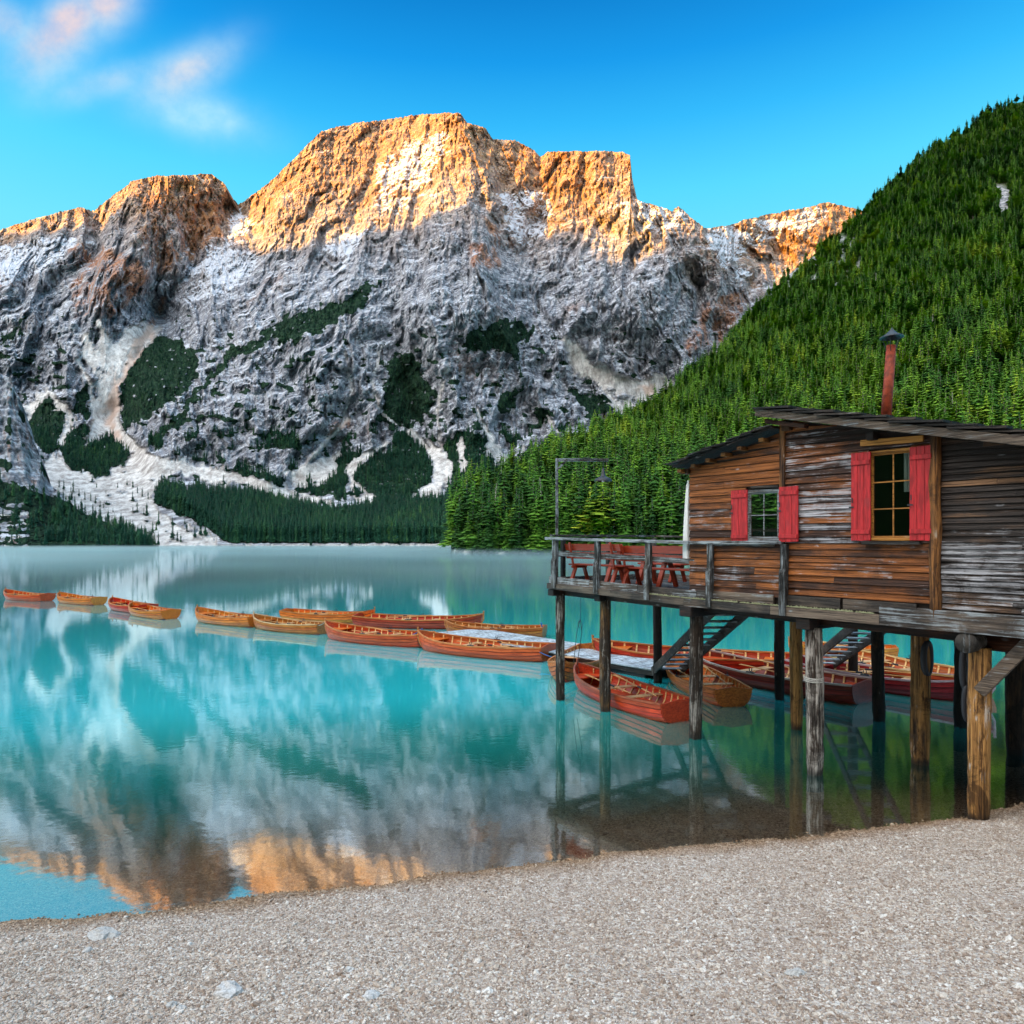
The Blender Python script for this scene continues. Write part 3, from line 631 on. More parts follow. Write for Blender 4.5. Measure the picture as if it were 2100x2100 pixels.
# ------------------------------------------------------------------ conifers
def conifer_geo(seed, h=1.0, nlay=17, spread=0.17, ragged=0.35, base=0.12, larch=False):
    rnd = random.Random(seed); c = MB(); tr = MB()
    tr.tube([(0, 0, 0), (0, 0, 0.5), (0, 0, 0.97)], [0.013, 0.008, 0.002], 5, cap=False)
    for i in range(nlay):
        f = i/(nlay-1); z = base+(0.985-base)*f
        rad = spread*(1-f)**0.80*(0.75+0.35*math.sin(f*9+seed))+0.012
        if f < 0.12: rad *= 0.75
        nb = max(4, int(12*(1-f)+4))
        a0 = rnd.random()*6.28
        for j in range(nb):
            if rnd.random() < 0.12: continue
            a = a0+2*PI*j/nb+rnd.uniform(-.3, .3); r = rad*(1+rnd.uniform(-ragged, ragged))
            w = r*rnd.uniform(0.28, 0.42)+0.006; dr = r*rnd.uniform(0.25, 0.6)*(0.5 if larch else 1); ca, sa = math.cos(a), math.sin(a)
            z0 = z+rnd.uniform(-.015, .015)
            mid = (ca*r*0.55, sa*r*0.55, z0-dr*0.35+0.006)
            tip = (ca*r, sa*r, z0-dr+r*0.12)
            L = (ca*r*0.62-sa*w, sa*r*0.62+ca*w, z0-dr*0.75); Rr = (ca*r*0.62+sa*w, sa*r*0.62-ca*w, z0-dr*0.75)
            c.add([(0, 0, z0+0.01), L, tip, Rr, mid], [(0, 1, 4), (1, 2, 4), (2, 3, 4), (3, 0, 4)])
            if rnd.random() < 0.5:
                c.add([(ca*r*.4, sa*r*.4, z0-dr*.3), (ca*r*.75-sa*w*.5, sa*r*.75+ca*w*.5, z0-dr-0.025), (ca*r*.75+sa*w*.5, sa*r*.75-ca*w*.5, z0-dr-0.03)], [(0, 1, 2)])
    return tr, c
KINDS = [conifer_geo(1, spread=.15), conifer_geo(2, spread=.19, nlay=19), conifer_geo(3, spread=.13, ragged=.45), conifer_geo(4, spread=.25, nlay=14, ragged=.6, larch=True), conifer_geo(5, spread=.20, ragged=.6, base=.30, larch=True)]
def combo(i, fm, name):
    tr, c = KINDS[i]; m = MB(); m.add(tr.v, tr.f, 1); m.add(c.v, c.f, 0); return m.mesh(name, [fm, M_BARK])
near_sources = [bpy.data.objects.new('conifer_kind', combo(i, M_LARCH if i > 2 else M_FOL, 'conifer')) for i in range(5)]
far_sources = [bpy.data.objects.new('far_conifer_kind', combo(i, M_FOLFAR, 'far_conifer')) for i in range(3)]
# points on the hill, by ground area
A = Hp[1:, 1:]-Hp[:-1, :-1]; B = Hp[1:, :-1]-Hp[:-1, 1:]
area = 0.5*np.linalg.norm(np.cross(A, B), axis=-1)
vis = (HXg[:-1, :-1] < 2260)
prob = (area*vis).ravel(); prob = prob*(1-0.0)
NT_ = 15000
cell = RS.choice(prob.size, NT_, p=prob/prob.sum()); ci, cj = np.unravel_index(cell, area.shape)
fu, fv = RS.rand(NT_), RS.rand(NT_)
pt = Hp[ci, cj]*((1-fu)*(1-fv))[:, None]+Hp[ci+1, cj]*(fu*(1-fv))[:, None]+Hp[ci, cj+1]*((1-fu)*fv)[:, None]+Hp[ci+1, cj+1]*(fu*fv)[:, None]
ns = 260; sj = RS.randint(0, HC-200, ns); si = RS.randint(2, 9, ns); pt = np.concatenate([pt, Hp[si, sj]+RS.uniform(-.8, .8, (ns, 3))*[1, 1, 0]])
ci = np.r_[ci, si]; cj = np.r_[cj, sj]; NT_ += ns
keep = (outm[ci, cj] < 0.3) & (pt[:, 2] > 0.3)
tpx = 1050+pt[:, 0]/pt[:, 1]*FPX; tpy = HY-(pt[:, 2]-CAMH)/pt[:, 1]*FPX
dens = fbm(pt[:, 0]/60, pt[:, 1]/60, 101, 3)
keep &= ~((dens < -0.22) & (tpy < 700) & (RS.rand(NT_) < 0.7))
pt, tpx, tpy = pt[keep], tpx[keep], tpy[keep]; n = len(pt)
hgt = RS.uniform(9, 24, n)*np.interp(pt[:, 1], [240, 450, 900], [1.1, 1.0, 0.82])*np.where(RS.rand(n) < 0.12, 0.5, 1)
kind = RS.choice(3, n); lar = RS.rand(n) < np.clip(0.30+1.5*fbm(pt[:, 0]/45, pt[:, 1]/45, 151, 3), .03, .85)*np.interp(pt[:, 2], [3, 50, 260, 480], [.25, 1, 1, .4]); kind[lar] = RS.choice([3, 4], lar.sum())
wid = hgt*RS.uniform(0.75, 1.35, n)*1.12*np.where(lar, 1.15, 1.0)
size = hgt/pt[:, 1]; size[(tpx < 940) | (tpx > 2090)] = 0; size[(tpx > 1330) & (tpy > 960)] = 0
order = np.argsort(-size); big = order[:300]; rest = order[300:]
TREEL = ['tall dark green spruce in the dense forest along the right shore', 'mid green conifer packed among others on the forested slope', 'yellow-green larch standing among darker conifers on the right slope']
tmesh = {}
for kk in range(5):
    tr, c = KINDS[kk]; tmesh[kk] = (tr.mesh('trunk', M_BARK), c.mesh('crown', M_LARCH if kk > 2 else M_FOL), near_sources[kk].data)
def plant_tree(p, h, w, kk, name, label, group, parts=True, mats=None):
    if parts:
        r = empty(name, p, RS.rand()*6.28, label, 'conifer', group); r.scale = (w, w, h)
        a = link(bpy.data.objects.new('trunk', tmesh[kk][0]), r); b = link(bpy.data.objects.new('crown', tmesh[kk][1]), r)
    else:
        r = link(bpy.data.objects.new(name, tmesh[kk][2])); r.location = p; r.rotation_euler = (0, 0, RS.rand()*6.28); r.scale = (w, w, h); tag(r, label, 'conifer', group)
    return r
def tree_label(i):
    what = ('slender dark spruce', 'broad dark green spruce', 'narrow ragged spruce', 'wide yellow-green larch', 'loose light green larch')[int(kind[i])]
    x_, z_ = tpx[i], pt[i, 2]
    where = 'at the left tip of the wooded shore' if x_ < 1000 else 'on the slope left of the terrace lamp' if x_ < 1135 else 'behind the terrace lamp' if x_ < 1260 else 'behind the left end of the hut' if x_ < 1420 else 'above the low wing roof' if x_ < 1560 else 'above the main hut roof'
    row = 'in the front row' if z_ < 6 else 'a few rows up' if z_ < 30 else 'higher up'
    return f'{what} {row} {where}'
for q_, i in enumerate(big):
    plant_tree(tuple(pt[i]-np.array([0, 0, .3])), hgt[i], wid[i], int(kind[i]), 'conifer_tree', tree_label(i), 'conifers on the forested hill right of the lake', parts=q_ < 130)
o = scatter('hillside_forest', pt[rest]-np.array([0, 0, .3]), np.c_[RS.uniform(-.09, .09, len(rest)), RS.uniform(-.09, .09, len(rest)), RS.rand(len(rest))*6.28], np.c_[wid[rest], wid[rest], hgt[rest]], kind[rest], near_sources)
tag(o, 'dense conifer forest covering the steep hillside on the right', 'forest', kind='stuff')
for q_ in range(26):      # bare dead trunks standing among the living trees
    i = rest[RS.randint(0, len(rest)*2//3)]
    m_ = MB(); hh_ = RS.uniform(9, 15); m_.tube([(0, 0, -.5), (RS.uniform(-.2, .2), 0, hh_*.5), (RS.uniform(-.5, .5), 0, hh_)], [.22, .15, .04], 6)
    for _ in range(9):
        z_ = RS.uniform(.35, .95)*hh_; a_ = RS.rand()*6.28; l_ = RS.uniform(.5, 1.6); m_.tube([(0, 0, z_), (math.cos(a_)*l_, math.sin(a_)*l_, z_-.25)], [.05, .02], 4)
    o = m_.build('dead_tree', M_SNAG); o.location = pt[i]+np.array([0, 0, 0]); o.scale = (1.2, 1.2, 1.3); tag(o, 'bare grey dead tree trunk standing in the forest on the right hillside', 'dead tree', 'dead trees on the forested hill')
# forest at the foot of the mountain
m_ = lowf | (vegm > .5)*(PY > 880)*(PX < 1300)
m_ &= (PX > -40) & (PX < 1250)
A = Pm[1:, 1:]-Pm[:-1, :-1]; B = Pm[1:, :-1]-Pm[:-1, 1:]
area = 0.5*np.linalg.norm(np.cross(A, B), axis=-1)*m_[:-1, :-1]*np.where(lowf[:-1, :-1], 1.0, 0.28)
area = np.minimum(area, np.percentile(area[area > 0], 92))
prob = area.ravel(); nf = 9000
area2 = 0.5*np.linalg.norm(np.cross(A, B), axis=-1)*((vegm > .6)*(PY > 600)*(PX > -40)*(PX < 1250)*(~lowf))[:-1, :-1]; nf2 = 5200
cell = RS.choice(prob.size, nf, p=prob/prob.sum()); ci, cj = np.unravel_index(cell, area.shape)
fp = Pm[ci, cj]+RS.uniform(-1.2, 1.2, (nf, 3))*np.array([1, 1, 0]); fh = np.where(lowf[ci, cj], RS.uniform(17, 29, nf), RS.uniform(8, 16, nf))
c2 = RS.choice(prob.size, nf2, p=area2.ravel()/area2.sum()); c2i, c2j = np.unravel_index(c2, area2.shape)
fp = np.concatenate([fp, Pm[c2i, c2j]+RS.uniform(-2, 2, (nf2, 3))*[1, 1, 0]]); fh = np.r_[fh, RS.uniform(4, 10, nf2)]
fh = fh[fp[:, 2] > 0.3]; fp = fp[fp[:, 2] > 0.3]; nf = len(fp)
o = scatter('lakeside_forest', fp, np.c_[np.zeros(nf), np.zeros(nf), RS.rand(nf)*6.28], np.c_[fh*.95, fh*.95, fh], RS.randint(0, 3, nf), far_sources)
tag(o, 'dark conifer forest at the foot of the mountain behind the far shore', 'forest', kind='stuff')
# forest of the left spur, then single trees on the white scree
ok = np.argwhere((mk[:159, :239, 1] > .5) & (LY[:-1, :-1] > 960))
sel = ok[RS.randint(0, len(ok), 520)]
lp = Lp[sel[:, 0], sel[:, 1]]; lp = lp[lp[:, 2] > 0.5]; nl = len(lp); lh = RS.uniform(7, 17, nl)
o = scatter('spur_wood', lp, np.c_[np.zeros(nl), np.zeros(nl), RS.rand(nl)*6.28], np.c_[lh*.95, lh*.95, lh], RS.randint(0, 3, nl), far_sources)
tag(o, 'dark conifers covering the foot of the rocky spur on the left shore', 'forest', kind='stuff')
for kk in range(3):
    tmesh[kk] = (tmesh[kk][0], KINDS[kk][1].mesh('crown', M_FOLFAR), far_sources[kk].data)
def scree_tree(px, py, hpx, parts=True, label=None):
    p = mountain_point(px, py)
    p = (p[0], p[1], p[2]); h = hpx*p[1]/FPX
    plant_tree(p, h, h*.95, RS.randint(0, 3), 'scree_conifer', label or 'small dark conifer growing alone on the white scree fan left of the lake forest', 'single conifers on the white scree fan', parts)
scree_tree(353, 1106, 42, True, 'tallest lone conifer on the white scree beside the far shore'); scree_tree(362, 1110, 22, True, 'short conifer close beside the tallest lone tree on the scree'); scree_tree(325, 1078, 32, True, 'lone slim conifer halfway up the white scree, above the tall lone tree')
for (px, py, hp) in [(398, 1104, 30), (410, 1098, 34), (420, 1100, 40), (312, 1094, 26), (318, 1088, 20), (296, 1106, 26), (305, 1100, 16), (174, 1026, 22), (150, 1010, 30), (130, 1005, 22), (120, 1000, 20), (195, 1032, 18), (205, 1040, 16), (212, 1043, 14), (185, 1028, 20), (160, 1018, 18), (143, 1010, 16), (260, 995, 14), (272, 1000, 16), (290, 1018, 22), (302, 1024, 20), (280, 1012, 18), (370, 1112, 18), (230, 1050, 10), (105, 1108, 16), (88, 1110, 14), (52, 1100, 22), (40, 1104, 20), (25, 1098, 26), (10, 1106, 24), (382, 1090, 18), (240, 1000, 12), (198, 1000, 10), (217, 1012, 9)]:
    scree_tree(px, py, hp, False)
for i in range(70):      # dark row of trees at the water's edge, left
    px = RS.uniform(95, 292); py = RS.uniform(1090, 1114) if px > 150 else RS.uniform(1100, 1114)
    y_ = 5664/ (max(py, 1119)-HY) if 0 else RS.uniform(640, 690)
    h = RS.uniform(14, 38)*(1.0 if px < 230 else 0.6)
    j = int(np.clip((px+300)/630*239, 0, 239)); i2 = int(np.clip((1122-py)/(1122-ly[j]+1e-3)*159, 0, 159)) if ly[j] < 1115 else 0
    p = Lp[i2, j]; z = max(p[2], 0.2)
    plant_tree((p[0], p[1], z), h*p[1]/FPX, h*.9*p[1]/FPX, RS.randint(0, 3), 'shore_conifer', 'dark conifer in the row of trees at the left end of the far shore', 'conifers along the left end of the far shore', False)
# ------------------------------------------------------------------ beach, lake bed, water
SHX = [-80, -30, -12, -5.27, -4.08, -2.2, 0, 1.9, 4.53, 6.2, 7.67, 14, 40, 80]
SHY = [-24, 0.6, 5.4, 7.20, 7.53, 7.94, 8.52, 8.98, 9.57, 9.95, 10.47, 13.5, 30, 60]
def land(x, y):      # metres inland of the shoreline (negative: out in the lake)
    return (np.interp(x, SHX, SHY)-y)*0.965
def bed_z(x, y):
    d = land(x, y)+0.20*fbm(x/0.8, y/0.8, 201, 4)+0.10*fbm(x/3, y/3, 203, 2)
    z = np.where(d > 0, 0.17*d+0.008*d*d*(d < 12), 0.145*d)
    z = np.where(d > 12, 0.17*12+1.15+0.05*(d-12), z)
    z = np.where(d < -6, -0.87+0.5*(d+6), z); z = np.maximum(z, -14)
    return z+0.012*fbm(x*3, y*3, 205, 3)*(d > -6)
th = np.linspace(-PI, PI, 481); rr = np.concatenate([np.linspace(0.3, 18, 200), np.geomspace(18.4, 5200, 70)])
T_, R_ = np.meshgrid(th, rr); gx = R_*np.sin(T_); gy = R_*np.cos(T_)
gz = bed_z(gx, gy); far = sstep(R_, 60, 400); gz = np.where(gy < 0, gz, gz)*(1-far)+far*np.where(gy > 60, -14, -14)
o = grid_mesh('gravel_beach', np.stack([gx, gy, gz], -1), M_BEACH, True); tag(o, kind='structure')
o['label'] = 'pale grey-brown gravel beach sloping down under the lake water'

m, k = new_mat('lake_water')
geo = k.add('ShaderNodeNewGeometry'); P = geo.outputs['Position']
dep = attr(k, 'depth', 'Fac')
deepf = k.smooth(dep, 0.08, 0.95)
mud = k.noise(k.scale(P, (0.02, 0.02, 1)), 1, 3, .5)
bodyc = k.mix(k.smooth(dep, 0.4, 3.0), (0.01, 0.26, 0.22), (0.03, 0.78, 0.84))
body = k.add('ShaderNodeBsdfDiffuse'); k.set(body.inputs[0], bodyc)
tr = k.add('ShaderNodeBsdfTransparent'); k.set(tr.inputs[0], k.mix(k.smooth(dep, 0, 0.9), (0.95, 0.97, 0.96), (0.35, 0.62, 0.50)))
mx = k.add('ShaderNodeMixShader'); k.set(mx.inputs[0], deepf); k.l.new(tr.outputs[0], mx.inputs[1]); k.l.new(body.outputs[0], mx.inputs[2])
gl = k.add('ShaderNodeBsdfGlossy'); k.set(gl.inputs['Color'], (0.86, 0.97, 1.0)); k.set(gl.inputs['Roughness'], 0.05)
n1 = k.noise(k.scale(P, (1.0, 1.0, 1)), 2.2, 3, 0.55); n2 = k.noise(P, 9, 2, 0.5); n3 = k.noise(P, 0.16, 2, .5)
h = k.math('ADD', k.math('MULTIPLY', n1, 0.0014), k.math('MULTIPLY', n2, 0.00035)); h = k.math('ADD', h, k.math('MULTIPLY', n3, 0.004))
b = k.add('ShaderNodeBump'); k.set(b.inputs['Height'], h); b.inputs['Strength'].default_value = 1.0; b.inputs['Distance'].default_value = 1.0
k.l.new(b.outputs[0], gl.inputs['Normal'])
lw = k.add('ShaderNodeFresnel'); lw.inputs[0].default_value = 1.33; k.l.new(b.outputs[0], lw.inputs['Normal'])
fac = k.math('MULTIPLY_ADD', k.math('POWER', lw.outputs[0], 0.55), 0.85, 0.27, clamp=True)
mx2 = k.add('ShaderNodeMixShader'); k.set(mx2.inputs[0], fac); k.l.new(mx.outputs[0], mx2.inputs[1]); k.l.new(gl.outputs[0], mx2.inputs[2])
oo = k.add('ShaderNodeOutputMaterial'); k.l.new(mx2.outputs[0], oo.inputs[0]); M_WATER = m
rr = np.concatenate([np.linspace(1.5, 22, 160), np.geomspace(22.3, 1500, 60)])
th = np.linspace(-PI*0.62, PI*0.62, 361)
T_, R_ = np.meshgrid(th, rr); gx = R_*np.sin(T_); gy = R_*np.cos(T_)
dpt = -bed_z(gx, gy)
o = grid_mesh('lake_water', np.stack([gx, gy, gx*0], -1), M_WATER, True, {'depth': np.clip(dpt, 0, 20)}); tag(o, kind='structure')
o['label'] = 'still turquoise lake water mirroring the mountain'

# gravel stones on the beach and in the shallows
def pebble(seed, fl=0.55):
    rnd = np.random.RandomState(seed)
    ic = [(0, 0, 1)]+[(math.cos(a)*0.9, math.sin(a)*0.9, 0.42) for a in np.arange(5)*2*PI/5]+[(math.cos(a)*0.9, math.sin(a)*0.9, -0.42) for a in (np.arange(5)+.5)*2*PI/5]+[(0, 0, -1)]
    fs = []
    for j in range(5):
        a, b = 1+j, 1+(j+1) % 5; c, d = 6+j, 6+(j+1) % 5
        fs += [(0, a, b), (a, c, b), (b, c, d), (c, 11, d)]
    v = np.array(ic)*rnd.uniform(0.72, 1.18, (12, 1))*np.array([1, rnd.uniform(.6, .95), fl])
    m = MB(); m.add(v.tolist(), fs); return m
peb = [bpy.data.objects.new('pebble_kind', pebble(i, .45+.05*(i % 4)).mesh('pebble', M_PEB)) for i in range(8)]
def sample_beach(n, y0, y1):
    Y = y0+(y1-y0)*RS.rand(n)**0.9; X = (RS.rand(n)*2-1)*Y*0.80
    return X, Y
Xs, Ys = sample_beach(380000, 3.7, 13.5)
d = land(Xs, Ys); kp = (d > -3.2)
kp &= (d > 0) | (RS.rand(len(d)) < 0.6)
Xs, Ys = Xs[kp], Ys[kp]; n = len(Xs)
sz = RS.lognormal(0, 0.45, n)*0.0078; sz = np.clip(sz, 0.004, 0.034); sz *= 1+0.25*fbm(Xs/1.5, Ys/1.5, 301, 2)
zz = bed_z(Xs, Ys)+sz*0.15
o = scatter('beach_gravel', np.stack([Xs, Ys, zz], -1), np.c_[RS.uniform(-.6, .6, n), RS.uniform(-.6, .6, n), RS.rand(n)*6.28], np.c_[sz*RS.uniform(.8, 1.3, n), sz, sz*RS.uniform(.8, 1.3, n)], RS.randint(0, 8, n), peb)
tag(o, 'loose gravel covering the beach and the shallows', 'gravel', kind='stuff')
# larger stones
def rock(px, py, wpx, hpx, label, seed, flat=0.4):
    # where the sight line meets the beach
    for Y in np.linspace(3.8, 14, 1500):
        x = (px-1050)/FPX*Y; z = CAMH-(py-HY)/FPX*Y
        if z <= bed_z(np.array([x]), np.array([Y]))[0]: break
    rnd = np.random.RandomState(seed); m = MB(); nu, nv = 12, 7; vs = []; fs = []
    for i in range(nv+1):
        ph = -PI/2+PI*i/nv
        for j in range(nu):
            a = 2*PI*j/nu; vx, vy, vz = math.cos(ph)*math.cos(a), math.cos(ph)*math.sin(a), math.sin(ph)
            r = 1+0.65*float(perlin(np.array([vx*1.6+seed]), np.array([vy*1.6+vz*2.1]), seed)[0])+0.25*float(perlin(np.array([vx*5]), np.array([vy*5+vz*4]), seed)[0])
            r = min(max(r, .6), 1.12)
            vs.append((vx*r, vy*r, vz*r))
    for i in range(nv):
        for j in range(nu): fs.append((i*nu+j, i*nu+(j+1) % nu, (i+1)*nu+(j+1) % nu, (i+1)*nu+j))
    m.add(vs, fs); o = m.build('stone', M_ROCK)
    w = wpx/FPX*Y/2; flat *= 1.5; o.scale = (w, w*0.8, w*flat); o.location = (x, Y, z+w*flat*0.1); o.rotation_euler = (rnd.uniform(-.15, .15), rnd.uniform(-.2, .2), rnd.uniform(-.4, .4))
    tag(o, label, 'stone')
rock(213, 1920, 62, 14, 'flat pale stone on the gravel just below the left waterline', 3, .25)
rock(178, 1952, 24, 10, 'small pale stone below the flat stone near the left waterline', 4)
rock(468, 2038, 58, 24, 'large angular white stone on the gravel near the bottom edge', 5, .42)
rock(350, 2064, 24, 16, 'pointed grey stone in the gravel left of the large white stone', 6, .5)
rock(372, 2068, 26, 10, 'flat white stone touching the pointed grey one', 7, .25)
rock(762, 2046, 40, 16, 'brownish embedded stone in the gravel at the bottom centre', 8, .3)
rock(1632, 1998, 44, 14, 'tan rough stone half buried in the right part of the beach', 9, .3)
rock(716, 1990, 22, 8, 'small pale stone in the middle of the beach', 10, .35)
rock(1175, 1727, 32, 18, 'pale stone lying under shallow water by the shoreline', 12, .4)
rock(1000, 2035, 24, 14, 'whitish stone at the bottom right of the brownish one', 13, .4)
# ------------------------------------------------------------------ wood materials
def wood_material(name, dark, warm, pale, rough=0.65, scale=1.0, axis='x', wetz=False, paint=0.5, shine=0.3):
    """old boards: object colour = (warm share, pale paint share, brightness)"""
    m, k = new_mat(name)
    tcn = k.add('ShaderNodeTexCoord'); O = tcn.outputs['Object']; oi = k.add('ShaderNodeObjectInfo')
    rnd = oi.outputs['Random']; oc = k.sep(oi.outputs['Color'])
    O = k.vmath('ADD', O, k.comb(k.math('MULTIPLY', rnd, 7.3), k.math('MULTIPLY', rnd, 5.1), 0.0))
    st = {'x': (1.2, 14, 38), 'z': (22, 22, 1.1), 'y': (30, 1.2, 30)}[axis]
    st2 = {'x': (0.9, 3, 5.5), 'z': (5, 5, 0.8), 'y': (5, 0.9, 5)}[axis]
    grain = k.noise(k.scale(O, tuple(a*scale for a in st)), 1.0, 5, 0.65, 0.6)
    patch = k.noise(k.scale(O, tuple(a*scale for a in st2)), 1.0, 5, 0.62, 0.3)
    patch2 = k.noise(k.scale(k.vmath('ADD', O, (9, 3, 5)), tuple(a*scale*1.3 for a in st2)), 1.0, 6, 0.7, 0.5)
    iso = k.noise(k.vmath('ADD', tcn.outputs['Object'], (3, 8, 1)), 1.5, 5, 0.65, 0.6); iso2 = k.noise(k.vmath('ADD', tcn.outputs['Object'], (13, 2, 7)), 2.3, 5, 0.7, 0.8)
    patch = k.math('ADD', k.math('MULTIPLY', patch, 0.62), k.math('MULTIPLY', iso, 0.38)); patch2 = k.math('ADD', k.math('MULTIPLY', patch2, 0.58), k.math('MULTIPLY', iso2, 0.42))
    wsh = k.math('ADD', oc[0], k.math('MULTIPLY', k.math('SUBTRACT', rnd, 0.5), 0.30))
    f = k.smooth(k.math('ADD', k.math('MULTIPLY', k.math('SUBTRACT', wsh, 0.5), 0.55), patch), 0.40, 0.62)
    c = k.mix(f, dark, warm)
    c = k.mix(k.smooth(grain, 0.30, 0.62, 0.70, 0.0), c, k.mix(1.0, c, (0.22, 0.18, 0.17), 'MULTIPLY'))
    g2 = k.math('ADD', k.math('MULTIPLY', patch2, 0.62), k.math('MULTIPLY', grain, 0.38))
    pf = k.smooth(k.math('ADD', g2, k.math('MULTIPLY', k.math('SUBTRACT', oc[1], 0.5), 0.34)), 0.51, 0.60, 0, 0.85)
    c = k.mix(pf, c, k.mix(k.smooth(grain, 0.3, 0.6), k.mix(1.0, pale, (0.45, 0.45, 0.48), 'MULTIPLY'), pale))
    crk = k.noise(k.scale(O, {'x': (0.9, 30, 75), 'z': (34, 34, 1.3), 'y': (60, .9, 60)}[axis]), 1.0, 4, 0.6, 0.8)
    c = k.mix(k.smooth(crk, 0.56, 0.64, 0, 0.85), c, k.mix(1.0, c, (0.16, 0.12, 0.10), 'MULTIPLY'))
    # knots
    kv = k.voro(k.scale(O, {'x': (1.4, 1.4, 7), 'z': (6, 6, 1.6), 'y': (7, 1.4, 7)}[axis]), 1.0)
    c = k.mix(k.smooth(kv, 0.05, 0.13, 0.75, 0.0), c, k.mix(1.0, c, (0.30, 0.20, 0.15), 'MULTIPLY'))
    kv2 = k.voro(k.scale(k.vmath('ADD', O, (4, 4, 4)), {'x': (2.0, 2.0, 5), 'z': (7, 7, 2.2), 'y': (7, 2, 7)}[axis]), 1.0)
    c = k.mix(k.math('MULTIPLY', k.smooth(kv2, 0.06, 0.15, 0.8, 0.0), k.smooth(iso2, 0.45, 0.6)), c, pale)
    if axis == 'z': c = k.mix(k.smooth(k.noise(k.vmath('ADD', k.scale(O, (2.2, 2.2, 1.3)), (5, 5, 5)), 1.0, 6, 0.75, 0.8), 0.50, 0.62, 0, 0.75), c, k.mix(1.0, c, (0.14, 0.11, 0.09), 'MULTIPLY'))
    c = k.mix(1.0, c, k.comb(oc[2], oc[2], oc[2]), 'MULTIPLY')
    if wetz:
        z = k.sep(k.add('ShaderNodeNewGeometry').outputs['Position'])[2]
        zz = k.math('ADD', z, k.math('MULTIPLY', grain, 0.12))
        c = k.mix(k.smooth(zz, 0.10, 0.24, 0.82, 0.0), c, (0.012, 0.010, 0.008))
    finish(k, c, rough, k.math('ADD', k.math('MULTIPLY', grain, 0.7), k.math('ADD', k.math('MULTIPLY', patch2, 0.4), k.math('MULTIPLY', k.smooth(crk, 0.5, 0.66), -0.9))), 1.0, 0.03 if axis == 'z' else 0.014, shine)
    return m
M_WALL = wood_material('old_wall_boards', (0.055, 0.024, 0.014), (0.33, 0.105, 0.022), (0.46, 0.46, 0.49))
M_BLACK = wood_material('tarred_boards', (0.045, 0.034, 0.029), (0.22, 0.115, 0.055), (0.42, 0.42, 0.44))
M_GREY = wood_material('grey_weathered_wood', (0.055, 0.045, 0.038), (0.20, 0.15, 0.11), (0.34, 0.38, 0.40))
M_GREYV = wood_material('grey_weathered_post', (0.055, 0.048, 0.042), (0.17, 0.14, 0.11), (0.34, 0.38, 0.40), axis='z')
M_ROOF = wood_material('roof_shingle_wood', (0.020, 0.017, 0.015), (0.075, 0.055, 0.042), (0.26, 0.27, 0.28))
M_PILE = wood_material('pile_wood', (0.05, 0.030, 0.018), (0.40, 0.20, 0.06), (0.48, 0.43, 0.38), axis='z', wetz=True, rough=0.8)
M_DARKW = wood_material('dark_beam_wood', (0.020, 0.012, 0.009), (0.10, 0.035, 0.015), (0.20, 0.18, 0.17))  # dark brown wood for beams, roof deck and subfloor
M_TRIM = wood_material('window_trim_wood', (0.14, 0.055, 0.015), (0.50, 0.22, 0.045), (0.55, 0.40, 0.22))
M_TRIMV = wood_material('corner_post_wood', (0.10, 0.040, 0.014), (0.36, 0.15, 0.04), (0.42, 0.33, 0.25), axis='z')
M_DOCK = wood_material('dock_boards', (0.30, 0.33, 0.35), (0.42, 0.45, 0.46), (0.60, 0.68, 0.72), axis='x')
def paint_material(name, col, rough=0.45, var=0.35, axis=(8, 8, 1)):
    m, k = new_mat(name); O = k.add('ShaderNodeTexCoord').outputs['Object']; rnd = k.add('ShaderNodeObjectInfo').outputs['Random']
    O = k.vmath('ADD', O, k.comb(k.math('MULTIPLY', rnd, 6.0), rnd, 0.0))
    n = k.noise(k.scale(O, axis), 3.0, 5, 0.65, .3); n2 = k.noise(O, 2.5, 3, 0.6)
    c = k.mix(k.smooth(n, 0.3, 0.7), tuple(x*(1-var) for x in col), tuple(min(1, x*(1+var*.4)) for x in col))
    c = k.mix(k.smooth(n2, 0.62, 0.72, 0, 0.5), c, tuple(x*0.55+.02 for x in col))
    finish(k, c, rough, n, 0.3, 0.004, 0.35); return m
M_RED = paint_material('red_shutter_paint', (0.46, 0.020, 0.024), 0.6, 0.5)
M_BENCH = paint_material('red_brown_bench_paint', (0.34, 0.045, 0.016), 0.35, 0.3, (1, 8, 8))
M_RUST = paint_material('rusty_pipe', (0.30, 0.045, 0.015), 0.6, 0.6, (3, 3, 3))
M_BLACKM = paint_material('black_metal', (0.03, 0.032, 0.038), 0.4, 0.2)
M_RUBBER = paint_material('black_rubber', (0.018, 0.020, 0.026), 0.55, 0.3)
M_CLOTH = paint_material('white_cloth', (0.72, 0.71, 0.69), 0.9, 0.12, (6, 6, .7))
M_ROPE = paint_material('rope', (0.40, 0.38, 0.34), 0.9, 0.3)
M_BLUE = paint_material('blue_rope', (0.02, 0.10, 0.30), 0.8, 0.3)
M_MOSS, k = new_mat('moss'); P = k.add('ShaderNodeNewGeometry').outputs['Position']
finish(k, k.mix(k.noise(P, 30, 4, .7), (0.05, 0.06, 0.015), (0.42, 0.42, 0.26)), 1.0)
M_INT, k = new_mat('dark_interior'); finish(k, (0.030, 0.022, 0.018), 0.9)
M_GLASS, k = new_mat('window_glass')
g_ = k.add('ShaderNodeBsdfGlossy'); k.set(g_.inputs['Roughness'], 0.03); t_ = k.add('ShaderNodeBsdfTransparent'); k.set(t_.inputs[0], (0.80, 0.86, 0.84))
f_ = k.add('ShaderNodeFresnel'); f_.inputs[0].default_value = 1.5
